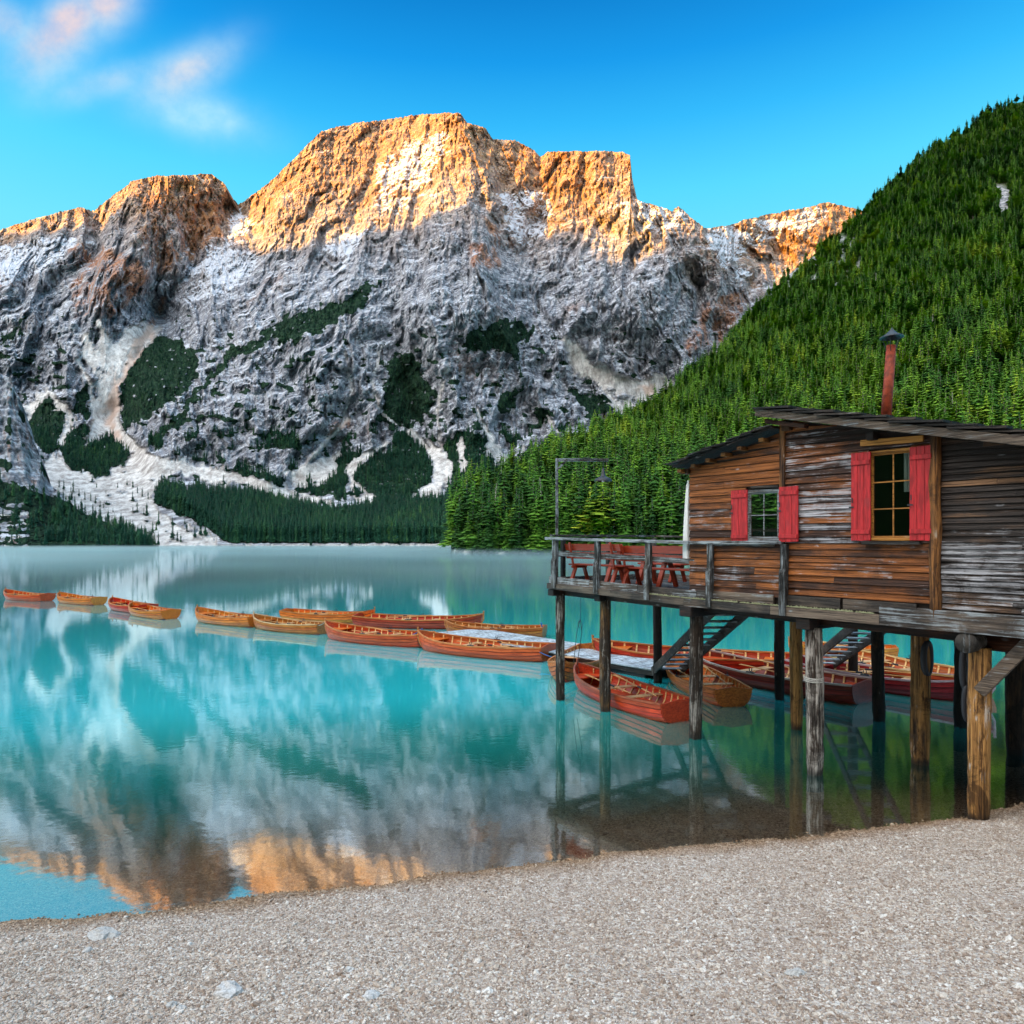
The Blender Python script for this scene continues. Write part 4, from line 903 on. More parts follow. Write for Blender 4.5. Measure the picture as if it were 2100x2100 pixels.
mx = k.add('ShaderNodeMixShader'); k.l.new(f_.outputs[0], mx.inputs[0]); k.l.new(t_.outputs[0], mx.inputs[1]); k.l.new(g_.outputs[0], mx.inputs[2])
oo = k.add('ShaderNodeOutputMaterial'); k.l.new(mx.outputs[0], oo.inputs[0])

# ------------------------------------------------------------------ the boathouse frame of reference
HX0, HY0 = 0.976, 17.5; UX, UY = 0.581, -0.814
HANG = math.atan2(UY, UX)
def fac(px, py, v=0.0):      # (u, z) where the sight line at (px, py) meets the plane v = const of the boathouse
    kk = (px-1050)/FPX
    u = (kk*(HY0+.581*v)-HX0-.814*v)/(.581+.814*kk)
    Y = HY0-.814*u+.581*v
    return u, CAMH-(py-HY)/FPX*Y
def uz(px, py, v=0.0): return fac(px, py, v)
def loc(px, py, z):          # world point at height z on the sight line
    Y = (CAMH-z)*FPX/(py-HY); return ((px-1050)/FPX*Y, Y, z)
def to_uv(x, y): return ((x-HX0)*.581+(y-HY0)*-.814, (x-HX0)*.814+(y-HY0)*.581)
house = empty('boathouse', (HX0, HY0, 0), HANG, 'weathered wooden boathouse on log piles with red window shutters and terrace', 'boathouse')
def hb(name, mat, mb, color=None, parent=None, smooth=False, label=None):
    o = mb.build(name, mat, parent or house, smooth)
    if color: o.color = (*color, 1)
    if label: o['label'] = label
    return o
def sag(u): return 0.10*(1-min(max(u, 0), 4.4)/4.4)     # the terrace rises a little towards its outer end

# key lines
uL = fac(1416, 1100)[0]; uM = fac(1608, 1000)[0]; uC = fac(1921, 1000)[0]; uE = 13.6
zb = 2.93                                                  # top of the sill beam
wing_a = fac(1373, 962, -0.3); wing_b = fac(1598, 874, -0.3)
main_a = fac(1548, 852, -0.35); main_b = fac(2100, 913, -0.35)
ws = (wing_b[1]-wing_a[1])/(wing_b[0]-wing_a[0]); ms = (main_b[1]-main_a[1])/(main_b[0]-main_a[0])
def wing_top(u): return wing_a[1]+ws*(u-wing_a[0])-0.03
def main_top(u): return main_a[1]+ms*(u-main_a[0])-0.0
bw = [*fac(1785, 1109), *fac(1865, 918)]     # big window opening u0,z0,u1,z1
sw = [*fac(1533, 1109), *fac(1597, 1002)]    # small window opening
def boards(u0, u1, z0, top, pitch, mat, colfn, openings=(), v0=-0.028, th=0.026, seed=1, splitp=0.4, names='plank'):
    rnd = random.Random(seed); z = z0
    while z < max(top(u0), top(u1)):
        zt = z+pitch*rnd.uniform(0.94, 1.06)
        iv = [(u0, u1)]
        for (a, b, c, d) in openings:
            if zt > c+0.02 and z < d-0.02:
                iv = [seg for (s, e) in iv for seg in ((s, min(e, a)), (max(s, b), e)) if seg[1]-seg[0] > 0.05]
        out = []
        for s, e in iv:
            if e-s > 1.6 and rnd.random() < splitp:
                m_ = rnd.uniform(s+.5, e-.5); out += [(s, m_), (m_, e)]
            else: out.append((s, e))
        for s, e in out:
            # clip to the roof line
            ts, te_ = top(s), top(e)
            if ts < z+.01 and te_ < z+.01: continue
            if ts < z+.01: s = s+(e-s)*(z+.01-ts)/(te_-ts)
            if te_ < z+.01: e = s+(e-s)*(ts-z-.01)/(ts-te_)
            if e-s < 0.05: continue
            g = 0.006; tl, trr = min(zt-g, top(s)), min(zt-g, top(e)); dv = rnd.uniform(-.003, .003); wob = rnd.uniform(-.004, .004)
            vb, vt = v0-th*0.62+dv, v0+dv+0.006          # lower edge stands out over the board below
            mb = MB(); b = 0.004; s2, e2 = s+.0015, e-.0015
            # profile with softened edges along the length
            prof = lambda zt_: [(th, 0.0), (vb-v0+.0, 0.0+0.0), (vb-v0-.0, b), (vt-v0, zt_-b), (vt-v0+b, zt_), (th, zt_)]
            A = [(s2, v0+a_, z+c_+wob*0) for a_, c_ in prof(max(tl-z, .012))]; B_ = [(e2, v0+a_, z+c_) for a_, c_ in prof(max(trr-z, .012))]
            n = len(A); fs = [(i, (i+1) % n, n+(i+1) % n, n+i) for i in range(n)]+[tuple(range(n-1, -1, -1)), tuple(range(n, 2*n))]
            mb.add(A+B_, [f[::-1] for f in fs])
            hb(names, mat, mb, colfn((s+e)/2, z, rnd))
        z = zt
# left wing: warm at the top, brown lower, paler near the bottom
def colA(u, z, r):
    h = (z-zb)/(wing_top(u)-zb)+r.uniform(-.12, .12)
    warm = 0.72 if h > .5 else 0.50 if h > .2 else 0.35
    pale = 0.28 if h > .55 else 0.46 if h > .3 else 0.30 if h > .15 else .5
    if h < 0.2: warm = 0.45
    return (warm+r.uniform(-.2, .2), pale+r.uniform(-.12, .12), r.uniform(.75, 1.2))
def colB(u, z, r):
    h = (z-zb)/(main_top(u)-zb)+r.uniform(-.10, .10)
    warm = (.46) if h > .75 else .46 if h > .36 else .60
    pale = .48 if h > .75 else (.60 if h > .36 else .36)
    if h > .36 and u > bw[2]: pale = .45; warm = .5
    return (warm+r.uniform(-.18, .18), pale+r.uniform(-.14, .14), r.uniform(.75, 1.2))
def colC(u, z, r):
    h = (z-zb)/(main_top(u)-zb)+r.uniform(-.10, .10)
    pale = .68 if h < .42 else .42 if h < .55 else .26
    warm = .45 if h > .85 else .30
    return (warm+r.uniform(-.2, .25), pale+r.uniform(-.12, .12), r.uniform(.7, 1.15))
zA0 = 2.98
boards(uL, uM-0.04, zA0, wing_top, 0.135, M_WALL, colA, [(sw[0]-.02, sw[2]+.02, sw[1]-.02, sw[3]+.02)], seed=3)
boards(uM+0.045, uC-0.06, 3.05, main_top, 0.112, M_WALL, colB, [(bw[0]-.02, bw[2]+.03, bw[1]-.02, bw[3]+.02)], seed=5)
boards(uC+0.06, uE, 2.99, main_top, 0.088, M_BLACK, colC, seed=9, v0=0.0, splitp=.5)
# corner posts
m_ = MB(); m_.box(uM-.05, uM+.05, -.075, 0.02, fac(1608, 1000)[1], main_top(uM)-.02, 0, .008); hb('corner_post', M_TRIMV, m_, (.45, .35, .9))
m_ = MB(); nn = 9
zs = np.linspace(2.80, main_top(uC)-.01, nn)
m_.tube([(uC+.012*math.sin(i*1.9), -0.045, z) for i, z in enumerate(zs)], [0.075+.006*math.sin(i*2.3) for i in range(nn)], 14); hb('corner_log', M_TRIMV, m_, (.55, .35, .9), smooth=True)
# sill boards, moss ledge, sill beam, under the wall
def long_piece(name, mat, u0, u1, v0, v1, za, zb_, color, bev=.01, tilt=sag, nseg=10):
    m_ = MB(); vs = []; fs = []; 
    for i in range(nseg+1):
        u = u0+(u1-u0)*i/nseg; t = tilt(u)
        vs += [(u, v0, za+t), (u, v0, zb_+t-bev), (u, v0+bev, zb_+t), (u, v1, zb_+t), (u, v1, za+t)]
    n = 5
    for i in range(nseg):
        for j in range(n): fs.append((i*n+j, i*n+(j+1) % n, (i+1)*n+(j+1) % n, (i+1)*n+j)[::-1])
    fs += [tuple(range(n)), tuple(nseg*n+j for j in range(n-1, -1, -1))]
    m_.add(vs, [f[::-1] for f in fs] if 0 else fs); return hb(name, mat, m_, color)
seg = [(-0.02, 2.25), (2.255, 4.35), (4.355, 6.3), (6.305, 8.2), (8.205, 10.9), (10.905, uE)]
for i, (a, b) in enumerate(seg):
    long_piece('sill_beam', M_GREY, a, b, -.12, .10, 2.695 if i < 2 else 2.68, 2.835 if i < 4 else 2.97, [(.45, .30, .75), (.4, .22, .65), (.45, .4, .8), (.75, .35, 1.0), (.35, .62, 1.0), (.35, .66, 1.0)][i])
for i, (a, b) in enumerate([(0.0, 1.48), (1.5, 3.02), (3.04, 4.62)]):
    long_piece('kick_board', M_GREY, a, b, -.065, -.03, 2.84, 3.00, [(.4, .66, 1.1), (.4, .6, 1.1), (.5, .5, .95)][i])
for i, (a, b) in enumerate([(4.64, 6.33), (6.45, 7.55), (7.6, 8.72)]):
    long_piece('kick_board', M_GREY, a, b, -.07, -.03, 2.865, 3.035 if i else 3.02, [(.4, .5, .95), (.35, .3, .65), (.4, .45, .8)][i])
m_ = MB(); rnd = random.Random(4)
for i in range(520):
    u = rnd.uniform(3.3, 8.1); s_ = rnd.uniform(.014, .034); v = rnd.uniform(-.125, -.07); z = 2.838+sag(u)+rnd.uniform(0, .006)
    m_.add([(u-s_, v, z), (u+s_, v-s_*.3, z), (u, v+s_, z), (u+rnd.uniform(-.01, .01), v, z+s_*rnd.uniform(.6, 1.3))], [(0, 1, 3), (1, 2, 3), (2, 0, 3)])
o = hb('moss', M_MOSS, m_); o['kind'] = 'stuff'
# inner walls, floor, ends
m_ = MB(); e_ = .045
def wall_rects(m_, u0, u1, z0, z1, v0, v1, hole):
    a, b, c, d = hole
    m_.box(u0, a, v0, v1, z0, z1); m_.box(b, u1, v0, v1, z0, z1); m_.box(a, b, v0, v1, z0, c); m_.box(a, b, v0, v1, d, z1)
wall_rects(m_, uL, uM, 2.86, wing_top(uL)-.02, .006, e_, (sw[0], sw[2], sw[1], sw[3]))
wall_rects(m_, uM+.001, uC-.1, 2.86, main_top(uC)-.04, .006, e_, (bw[0], bw[2], bw[1], bw[3]))
m_.box(uC-.099, uE, .03, .06, 2.86, main_top(uE)-.02)
def slope_fill(u0, u1, z0, top, v0, v1): m_.hexa([(u0, v0, z0), (u1, v0, z0), (u1, v1, z0), (u0, v1, z0), (u0, v0, top(u0)), (u1, v0, top(u1)), (u1, v1, top(u1)), (u0, v1, top(u0))])
slope_fill(uL, uM, wing_top(uL)-.019, lambda u: max(wing_top(u), wing_top(uL)-.018), .006, e_); slope_fill(uM+.001, uC-.1, main_top(uC)-.039, main_top, .006, e_); slope_fill(uC-.099, uE, main_top(uE)-.019, lambda u: max(main_top(u), main_top(uE)-.018), .03, .06)
VB = 4.6
# back wall of the wing has a window in the line of sight through the small window
ba = fac(1525, 1118, VB-.02); bb = fac(1603, 990, VB-.02)
wall_rects(m_, uL, uM-.05, 2.86, 4.3, VB, VB+.04, (ba[0]-.35, min(bb[0]+.35, uM-.1), 3.2, 4.25)) if bb[0]+.35 < uM else None
m_.box(uM+.06, uM+.1, .05, VB, 2.86, wing_top(uM))
m_.box(uM+.002, uE, VB, VB+.04, 2.86, main_top(uE)); slope_fill(uM+.002, uE, main_top(uE), lambda u: max(main_top(u), main_top(uE)+.001), VB, VB+.04); m_.box(uE-.04, uE, .07, VB, 2.86, main_top(uE)-.02); 
m_.box(uL, uE, .07, VB, 2.86, 2.92)
hb('inner_wall', M_INT, m_)
# left end wall in boards
for i in range(9):
    m_ = MB(); m_.box(uL+.0, uL+.03, -.0+.047, VB, 2.98+i*.135, 2.98+i*.135+.13, 0, .004)
    if 2.98+(i+1)*.135 < wing_top(uL)+.2: hb('end_wall_board', M_WALL, m_, (.5, .4, .9))
# ------------------------------------------------------------------ roofs of shakes
def roof(ua, za, ub, zb_, v0, v1, step, th, name, sh_w, up_first, seed, overhang=0.0):
    rnd = random.Random(seed); L = math.hypot(ub-ua, zb_-za); d = ((ub-ua)/L, (zb_-za)/L); nrm_ = (-d[1], d[0]) if d[0] > 0 else (d[1], -d[0])
    r = empty('roof', (0, 0, 0), parent=house)
    m_ = MB()   # deck under the shakes
    def pt(s_, h_, v): return (ua+d[0]*s_+nrm_[0]*h_, v, za+d[1]*s_+nrm_[1]*h_)
    m_.hexa([pt(0, -.0, v0+.06), pt(L, 0, v0+.06), pt(L, 0, v1), pt(0, 0, v1), pt(0, .03, v0+.06), pt(L, .03, v0+.06), pt(L, .03, v1), pt(0, .03, v1)])
    hb('roof_deck', M_DARKW, m_, (.3, .3, .8), parent=r)
    ns = int(L/step)+1; meshes = []
    for i in range(ns):
        nv = int((v1-v0)/sh_w)
        for j in range(nv):
            w = sh_w*rnd.uniform(.90, .985); va = v0+j*sh_w+rnd.uniform(-.008, .008)+(rnd.uniform(-.05, .03) if j == 0 else 0)
            ln = step*rnd.uniform(1.75, 1.95); s0 = i*step+rnd.uniform(-.025, .025)
            if not up_first: s1, s0_ = s0+ln, s0
            t0 = rnd.uniform(.8, 1.25)*th; lift = rnd.uniform(0, .006)
            # low (drip) end lies on the next course; high end near the deck. slope runs down with s when d[1] < 0
            a0, a1 = s0, min(s0+ln, L+.12)
            if a1-a0 < .1: continue
            hi = .030; lo = .030+th*2.3+lift
            h0, h1 = (hi, lo) if d[1] < 0 else (lo, hi)
            if d[1] > 0: a0, a1 = max(i*step-.1, -.12), min(i*step+ln-.1, L)
            m_ = MB(); b = .004
            m_.hexa([pt(a0, h0, va), pt(a1, h1, va), pt(a1, h1, va+w), pt(a0, h0, va+w), pt(a0, h0+t0*.6, va), pt(a1, h1+t0, va), pt(a1, h1+t0, va+w), pt(a0, h0+t0*.6, va+w)])
            hb('shingle', M_ROOF, m_, (rnd.uniform(.2, .6), rnd.uniform(.15, .5), rnd.uniform(.55, 1.15)), parent=r)
    return r
ra = fac(1543, 842, -.42); rb = (uE+.3, ra[1]+ms*(uE+.3-ra[0]))
roof(ra[0], ra[1], rb[0], rb[1], -.42, 4.9, .40, .034, 'roof', .235, True, 2)
la = fac(1373, 958, -.36); lb = (uM+.12, la[1]+ws*(uM+.12-la[0]))
roof(la[0], la[1], lb[0]-.15, lb[1]-.15*ws, -.36, 4.9, .30, .022, 'roof', .24, True, 3)
# verge boards and purlins
m_ = MB(); p0 = fac(1548, 845.5, -.40); m_.beam((p0[0], -.375, p0[1]), (uE+.3, -.375, p0[1]+ms*(uE+.3-p0[0])), .035, .125, bev=.006); hb('verge_board', M_GREY, m_, (.55, .48, .75))
m_ = MB(); q0 = fac(1566, 861, -.30); m_.beam((q0[0], -.2, q0[1]-.02), (q0[0]+.75, -.2, q0[1]-.02+ms*.75), .14, .07, bev=.006); hb('verge_batten', M_DARKW, m_, (.5, .3, .9))
for (px, py, w, h, vv) in [(1783, 893, .125, .13, -.22)]:
    u, z = fac(px, py, vv); m_ = MB(); m_.box(u-w/2, u+w/2, vv, .05, z-h/2, z+h/2, 0, .01); hb('purlin', M_DARKW, m_, (.3, .2, .8))
u, z = fac(1609, 872, -.14); m_ = MB(); m_.box(u-.07, u+.09, -.14, .05, z-.09, z+.07, 0, .008); hb('purlin', M_TRIM, m_, (.3, .3, .6))
for px in (1392, 1420, 1450, 1482, 1515, 1560):
    u, z0_ = fac(px, 900, -.22); z = wing_top(u)-.02; m_ = MB(); m_.box(u-.05, u+.05, -.22, .05, z-.07, z+.0, 0, .006); hb('purlin', M_TRIM, m_, (.5, .3, .55))
u, z = fac(1408, 975, -.05); m_ = MB(); m_.box(uL-.16, uL+.02, -.10, .10, wing_top(uL)-.13, wing_top(uL)-.03, 0, .008); hb('wall_plate', M_TRIM, m_, (.35, .3, .5))
# ------------------------------------------------------------------ windows and shutters
def window(u0, z0, u1, z1, nc, nr, mat, col, depth=.05):
    w = empty('window', (0, 0, 0), parent=house)
    m_ = MB(); f = .045
    for (a, b, c, d) in [(u0, u0+f, z0, z1), (u1-f, u1, z0, z1), (u0+f, u1-f, z1-f, z1), (u0+f, u1-f, z0, z0+f)]: m_.box(a, b, -.045, depth+.004, c, d, 0, .004)
    hb('frame', mat, m_, col, parent=w)
    a, b, c, d = u0+f, u1-f, z0+f, z1-f; s_ = .028
    m_ = MB()
    for (x0, x1, y0, y1) in [(a, a+s_, c, d), (b-s_, b, c, d), (a+s_, b-s_, d-s_, d), (a+s_, b-s_, c, c+s_)]: m_.box(x0, x1, -.012, .02, y0, y1, 0, .003)
    hb('sash', mat, m_, col, parent=w)
    ia, ib, ic, idd = a+s_, b-s_, c+s_, d-s_
    for i in range(1, nc):
        m_ = MB(); x = ia+(ib-ia)*i/nc; m_.box(x-.010, x+.010, -.008, .018, ic, idd, 0, .003); hb('muntin', mat, m_, col, parent=w)
    for j in range(1, nr):
        m_ = MB(); z = ic+(idd-ic)*j/nr; m_.box(ia, ib, -.011, .015, z-.010, z+.010, 0, .003); hb('muntin', mat, m_, col, parent=w)
    for i in range(nc):
        for j in range(nr):
            m_ = MB(); x0 = ia+(ib-ia)*i/nc+.012; x1 = ia+(ib-ia)*(i+1)/nc-.012; y0 = ic+(idd-ic)*j/nr+.012; y1 = ic+(idd-ic)*(j+1)/nr-.012
            m_.box(x0, x1, .002, .006, y0, y1); hb('pane', M_GLASS, m_, parent=w)
    return w
window(bw[0]-.02, bw[1], bw[2]+.14, bw[3], 2, 3, M_TRIM, (.75, .3, 1.0))
window(sw[0]-.0, sw[1], sw[2]+.05, sw[3], 2, 2, M_GREY, (.4, .75, 1.0))
p0 = fac(1765, 909, -.06); p1 = fac(1894, 899, -.06); m_ = MB(); m_.beam((p0[0], -.055, p0[1]), (p1[0], -.055, p1[1]), .045, .095, bev=.006); hb('lintel', M_TRIM, m_, (.8, .3, 1.1))
p0 = fac(1769, 1113, -.09); p1 = fac(1888, 1114, -.09); m_ = MB(); m_.beam((p0[0], -.07, p0[1]), (p1[0], -.07, p1[1]), .12, .045, bev=.006); hb('window_sill', M_GREY, m_, (.3, .5, .7))
p0 = fac(1541, 999, -.05); p1 = fac(1598, 998, -.05); m_ = MB(); m_.beam((p0[0], -.05, p0[1]), (p1[0], -.05, p1[1]), .05, .04, bev=.005); hb('lintel', M_GREY, m_, (.3, .4, .7))
m_ = MB(); m_.box(uL+.55, uM-.15, -.075, -.045, fac(1540, 1118)[1]-.02, fac(1540, 1112)[1]-.0, 0, .004); hb('window_sill', M_GREY, m_, (.5, .6, 1.0))
def shutter(pxa, pya0, pya1, pxb, nb, seed, vv=-.075):
    ua, zt = fac(pxa, pya0, vv); _, zb2 = fac(pxa, pya1, vv); ub, _ = fac(pxb, pya0, vv)
    s_ = empty('shutter', (0, 0, 0), parent=house); rnd = random.Random(seed)
    ed = [ua+(ub-ua)*i/nb for i in range(nb+1)]
    for a, b in zip(ed[:-1], ed[1:]):
        m_ = MB(); m_.box(a+.0015, b-.0015, vv, vv+.028+rnd.uniform(-.002, .002), zb2+rnd.uniform(-.006, .004), zt+rnd.uniform(-.004, .004), 0, .004); hb('board', M_RED, m_, parent=s_)
    for zc in (zt-.19*(zt-zb2)*.6, zb2+.10*(zt-zb2)):
        m_ = MB(); m_.box(ua+.008, ub-.008, vv-.022, vv-.001, zc-.035, zc+.035, 0, .005); hb('batten', M_RED, m_, parent=s_)
    m_ = MB(); m_.box(ua-.02, ua+.06, vv-.028, vv-.023, zb2+.52, zb2+.545); m_.box(ua+.03, ua+.045, vv-.035, vv-.023, zb2+.6, zb2+.68); hb('latch', M_BLACKM, m_, parent=s_)
shutter(1745, 930, 1109, 1785, 3, 1); shutter(1865, 917, 1109, 1912, 3, 2, -.095)
shutter(1499, 1006, 1111, 1532, 2, 3); shutter(1597, 999, 1111, 1636, 3, 4, -.10)
m_ = MB(); cw = [(bw[2]-.16+.035*math.sin(i*2.1), .16+.02*math.cos(i*2.1)) for i in range(7)]; vs = [(a+.02*i, b, z_) for z_ in (bw[1]+.75, bw[3]) for i, (a, b) in enumerate(cw)]
m_.add(vs+[(x, y+.012, z_) for x, y, z_ in vs], [(i, i+1, i+8, i+7) for i in range(6)]+[(i+14, i+21, i+22, i+15) for i in range(6)]); hb('curtain', M_CLOTH, m_)
# ------------------------------------------------------------------ stove pipe
uc, zc = fac(1815, 846, 2.2); uc2, zc2 = fac(1828, 708, 2.2)
ch = empty('chimney', (0, 0, 0), parent=house)
m_ = MB(); m_.tube([(uc, 2.2, zc-.35), (uc2, 2.2, zc2)], [.092, .082], 20); hb('pipe', M_RUST, m_, parent=ch, smooth=True)
m_ = MB(); dxp = (uc2-uc)/(zc2-zc); up = uc2
for j in range(5):
    a = j*2*PI/5; m_.tube([(up+.075*math.cos(a), 2.2+.075*math.sin(a), zc2-.12), (up+.15*math.cos(a), 2.2+.15*math.sin(a), zc2+.14)], .006, 5)
hb('cap_strut', M_BLACKM, m_, parent=ch)
capu, capz = fac(1829, 691, 2.2); m_ = MB(); m_.lathe([(.205, capz-.015), (.20, capz+.0), (.10, capz+.055), (.018, capz+.145), (.012, capz+.17), (0.001, capz+.17)], 20, capu, 2.2)
m_.lathe([(.205, capz-.015), (.1, capz+.02), (.001, capz+.08)], 20, capu, 2.2); hb('cap', M_BLACKM, m_, parent=ch, smooth=True)
# ------------------------------------------------------------------ terrace
VD = 3.75
deck = empty('terrace_floor', (0, 0, 0), parent=house)
for i in range(26):
    v0 = i*.144; m_ = MB(); n = 4
    m_.hexa([(.02, v0+.004, 2.80+sag(0)), (uL+.02, v0+.004, 2.80), (uL+.02, v0+.139, 2.80), (.02, v0+.139, 2.80+sag(0)), (.02, v0+.004, 2.842+sag(0)), (uL+.02, v0+.004, 2.842), (uL+.02, v0+.139, 2.842), (.02, v0+.139, 2.842+sag(0))])
    hb('floorboard', M_GREY, m_, (.4, .5+random.uniform(-.1, .1), .9), parent=deck)
rail = empty('railing', (0, 0, 0), parent=house)
def rpost(px0, px1, pyt, pyb, kink):
    (u0, z1), (u1, _) = fac(px0, pyt, -.15), fac(px1, pyt, -.15); z0 = fac((px0+px1)/2, pyb, -.17)[1]; zk = fac(px0, kink, -.15)[1]
    m_ = MB(); m_.box(u0, u1, -.12, -.03, zk-.02, z1, 0, .006)
    d_ = -.055
    m_.hexa([(u0, -.16, zk-.10), (u1, -.16, zk-.10), (u1, -.121, zk-.10), (u0, -.121, zk-.10), (u0, -.125, zk), (u1, -.125, zk), (u1, -.119, zk), (u0, -.119, zk)])
    m_.box(u0, u1, -.16, -.1215, z0, zk-.1005, 0, .005)
    m_.box(u0+.006, u1-.006, -.1205, -.04, z0+.02, zk-.021)
    hb('post', M_GREYV, m_, (.35, .6, .95), parent=rail)
rpost(1130, 1138, 1102, 1206, 1144); rpost(1216, 1225, 1106, 1217, 1152); rpost(1320, 1330, 1109, 1231, 1158); rpost(1447, 1457, 1112, 1245, 1164); rpost(1597, 1610, 1116, 1263, 1166)
def zl(u, a, b, L=6.45): return a+(b-a)*u/L
for (a, b) in [(-.06, 2.1), (2.103, 4.5), (4.503, 6.5)]:
    zt0, zt1 = 4.075+sag(a)-.10, 4.075+sag(b)-.10
    m_ = MB(); m_.beam((a, -.085, zt0-.03), (b, -.085, zt1-.03), .15, .065, bev=.008); hb('top_rail', M_GREY, m_, (.35, .74, 1.1), parent=rail)
for (a, b) in [(.06, 2.0), (2.0, 4.55)]:
    za, zb2 = fac(1185, 1138, -.03)[1] if a < 1 else 3.62+sag(a)-.045, 3.60+sag(b)-.05
    za = 3.60+sag(a)-.02
    m_ = MB(); m_.beam((a, -.02, za), (b, -.02, 3.585+sag(b)-.02), .03, .105, bev=.005); hb('mid_rail', M_GREY, m_, (.4, .6, .95), parent=rail)
# left side and back railing
for v in (.35, 1.9, VD-.1):
    m_ = MB(); m_.box(.0, .10, v-.05, v+.05, 2.75, 4.02+.06, 0, .006); hb('post', M_GREYV, m_, (.5, .3, .7), parent=rail)
for u in (1.6, 3.0, 4.15):
    m_ = MB(); m_.box(u-.05, u+.05, VD-.09, VD+.01, 2.75, 4.0, 0, .006); hb('post', M_GREYV, m_, (.5, .35, .7), parent=rail)
for z, h in ((4.10, .05), (3.62, .10), (2.98, .17)):
    m_ = MB(); m_.box(-.06 if h == .05 else .102, .06 if h == .05 else .13, .0, VD, z-h/2+.02, z+h/2+.02, 0, .005); hb('side_rail', M_GREY, m_, (.4, .5, .8), parent=rail)
    m_ = MB(); m_.beam((.0, VD+.03, z+.02), (uL+.5, VD+.03, z-.07), .05 if h > .06 else .13, h, bev=.005); hb('back_rail', M_GREY, m_, (.45, .5, .8), parent=rail)
# ------------------------------------------------------------------ cap logs, joists and piles under the floor
def hbeam(name, a, b, w, h, mat=M_DARKW, col=(.35, .25, .8), bev=.012):
    m_ = MB(); m_.beam(a, b, w, h, bev=bev); return hb(name, mat, m_, col)
hbeam('cross_beam', (.10, -.1, 2.70), (.10, 4.9, 2.70), .22, .16)
hbeam('cross_beam', (1.63, .05, 2.68), (1.63, 4.9, 2.68), .20, .20); hbeam('cross_beam', (4.41, -.15, 2.58), (4.41, 4.9, 2.58), .30, .20)
hbeam('cross_beam', (6.9, -.08, 2.57), (6.9, 4.9, 2.57), .26, .20)
hbeam('floor_joist', (.15, .35, 2.70), (9.4, .32, 2.59), .16, .17); hbeam('floor_joist', (.2, 2.4, 2.70), (12, 2.4, 2.60), .18, .18); hbeam('floor_joist', (.2, 4.5, 2.70), (12, 4.5, 2.60), .18, .18)
m_ = MB(); lx, lz = fac(2000, 1315, .2); m_.tube([(lx, -.10, lz), (lx, 1.6, lz), (lx, 5.0, lz)], .145, 18); hb('cap_log', M_GREYV, m_, (.45, .5, .8), smooth=True)
m_ = MB(); m_.tube([(lx+.1, .35, lz), (lx+2.5, .35, lz-.02), (lx+4.6, .35, lz)], .13, 16); hb('cap_log', M_DARKW, m_, (.8, .3, 1.1), smooth=True)
m_ = MB(); m_.box(uL+.1, uE, .1, VB, 2.78, 2.858); hb('subfloor', M_DARKW, m_, (.3, .3, .7))
def pile(px, py, wpx, ztop=2.62, col=(.5, .4, 1.0), z=0.0, depth=1.1, seed=0, label=None, bulge=0):
    x, y, _ = loc(px, py, z); u, v = to_uv(x, y); r = wpx/FPX*y/2; rnd = random.Random(seed+px)
    n, ns = 18, 26; vs = []; fs = []
    ph = [rnd.uniform(0, 6.28) for _ in range(6)]
    for i in range(ns+1):
        zz = -depth+(ztop+depth)*i/ns
        for j in range(n):
            a = 2*PI*j/n
            rr_ = r*(1+.05*math.sin(3*a+ph[0]+zz*.8)+.03*math.sin(5*a+ph[1]-zz*.5)+.03*math.sin(zz*2.2+ph[2])+.02*math.sin(zz*5+ph[3]))+(rnd.uniform(-.035, .02))*r
            # rot where the water laps
            rr_ *= 1-.09*math.exp(-((zz-.02)/.16)**2)*(1+.4*math.sin(a*4+ph[4]))
            if rnd.random() < .10: rr_ *= .90
            vs.append((u+.015*math.sin(zz*1.1+ph[5])+rr_*math.cos(a), v+rr_*math.sin(a), zz))
    for i in range(ns):
        for j in range(n): fs.append((i*n+j, i*n+(j+1) % n, (i+1)*n+(j+1) % n, (i+1)*n+j))
    fs.append(tuple(ns*n+j for j in range(n)))
    m_ = MB(); m_.add(vs, fs); o = hb('pile', M_PILE, m_, col, smooth=True, label=label)
    return u, v, r, o
pile(1149, 1435, 19, 2.66, (.25, .55, .8)); pile(1242, 1458, 23, 2.62, (.25, .52, .7)); pile(1348, 1400, 18, 2.66, (.15, .3, .4)); pD = pile(1427, 1514, 27, 2.52, (.15, .56, .65))
pile(1599, 1435, 20, 2.7, (.2, .3, .55)); pile(1633, 1495, 24, 2.7, (.65, .3, .9)); pG = pile(1669, 1587, 34, 2.5, (.2, .68, .95), label='pale bleached pile with rope wound round it'); pile(1749, 1400, 19, 2.7, (.1, .25, .4))
pile(1801, 1478, 24, 2.7, (.4, .3, .55)); pJ = pile(1887, 1566, 36, 2.72, (.70, .40, .9)); pile(1970, 1490, 26, 2.7, (.1, .2, .35)); pL = pile(2009, 1676, 41, 2.46, (.85, .42, 1.15), z=.05, label='golden brown front pile standing on the beach gravel'); pile(2085, 1545, 38, 2.7, (.45, .3, .6))
pile(2170, 1500, 30, 2.7, (.3, .3, .6)); pile(2330, 1660, 40, 2.7, (.5, .4, .8), z=.1)
# rope round the bleached pile
m_ = MB(); u, v, r, _ = pG; zr = CAMH-(1396-HY)/FPX*11.92
for q in range(3): m_.tube([(u+(r+.012)*math.cos(a), v+(r+.012)*math.sin(a), zr+.028*q+.006*math.sin(a*2)) for a in np.linspace(0, 2*PI, 22)], .011, 6, cap=False)
hb('rope_winding', M_ROPE, m_, smooth=True)
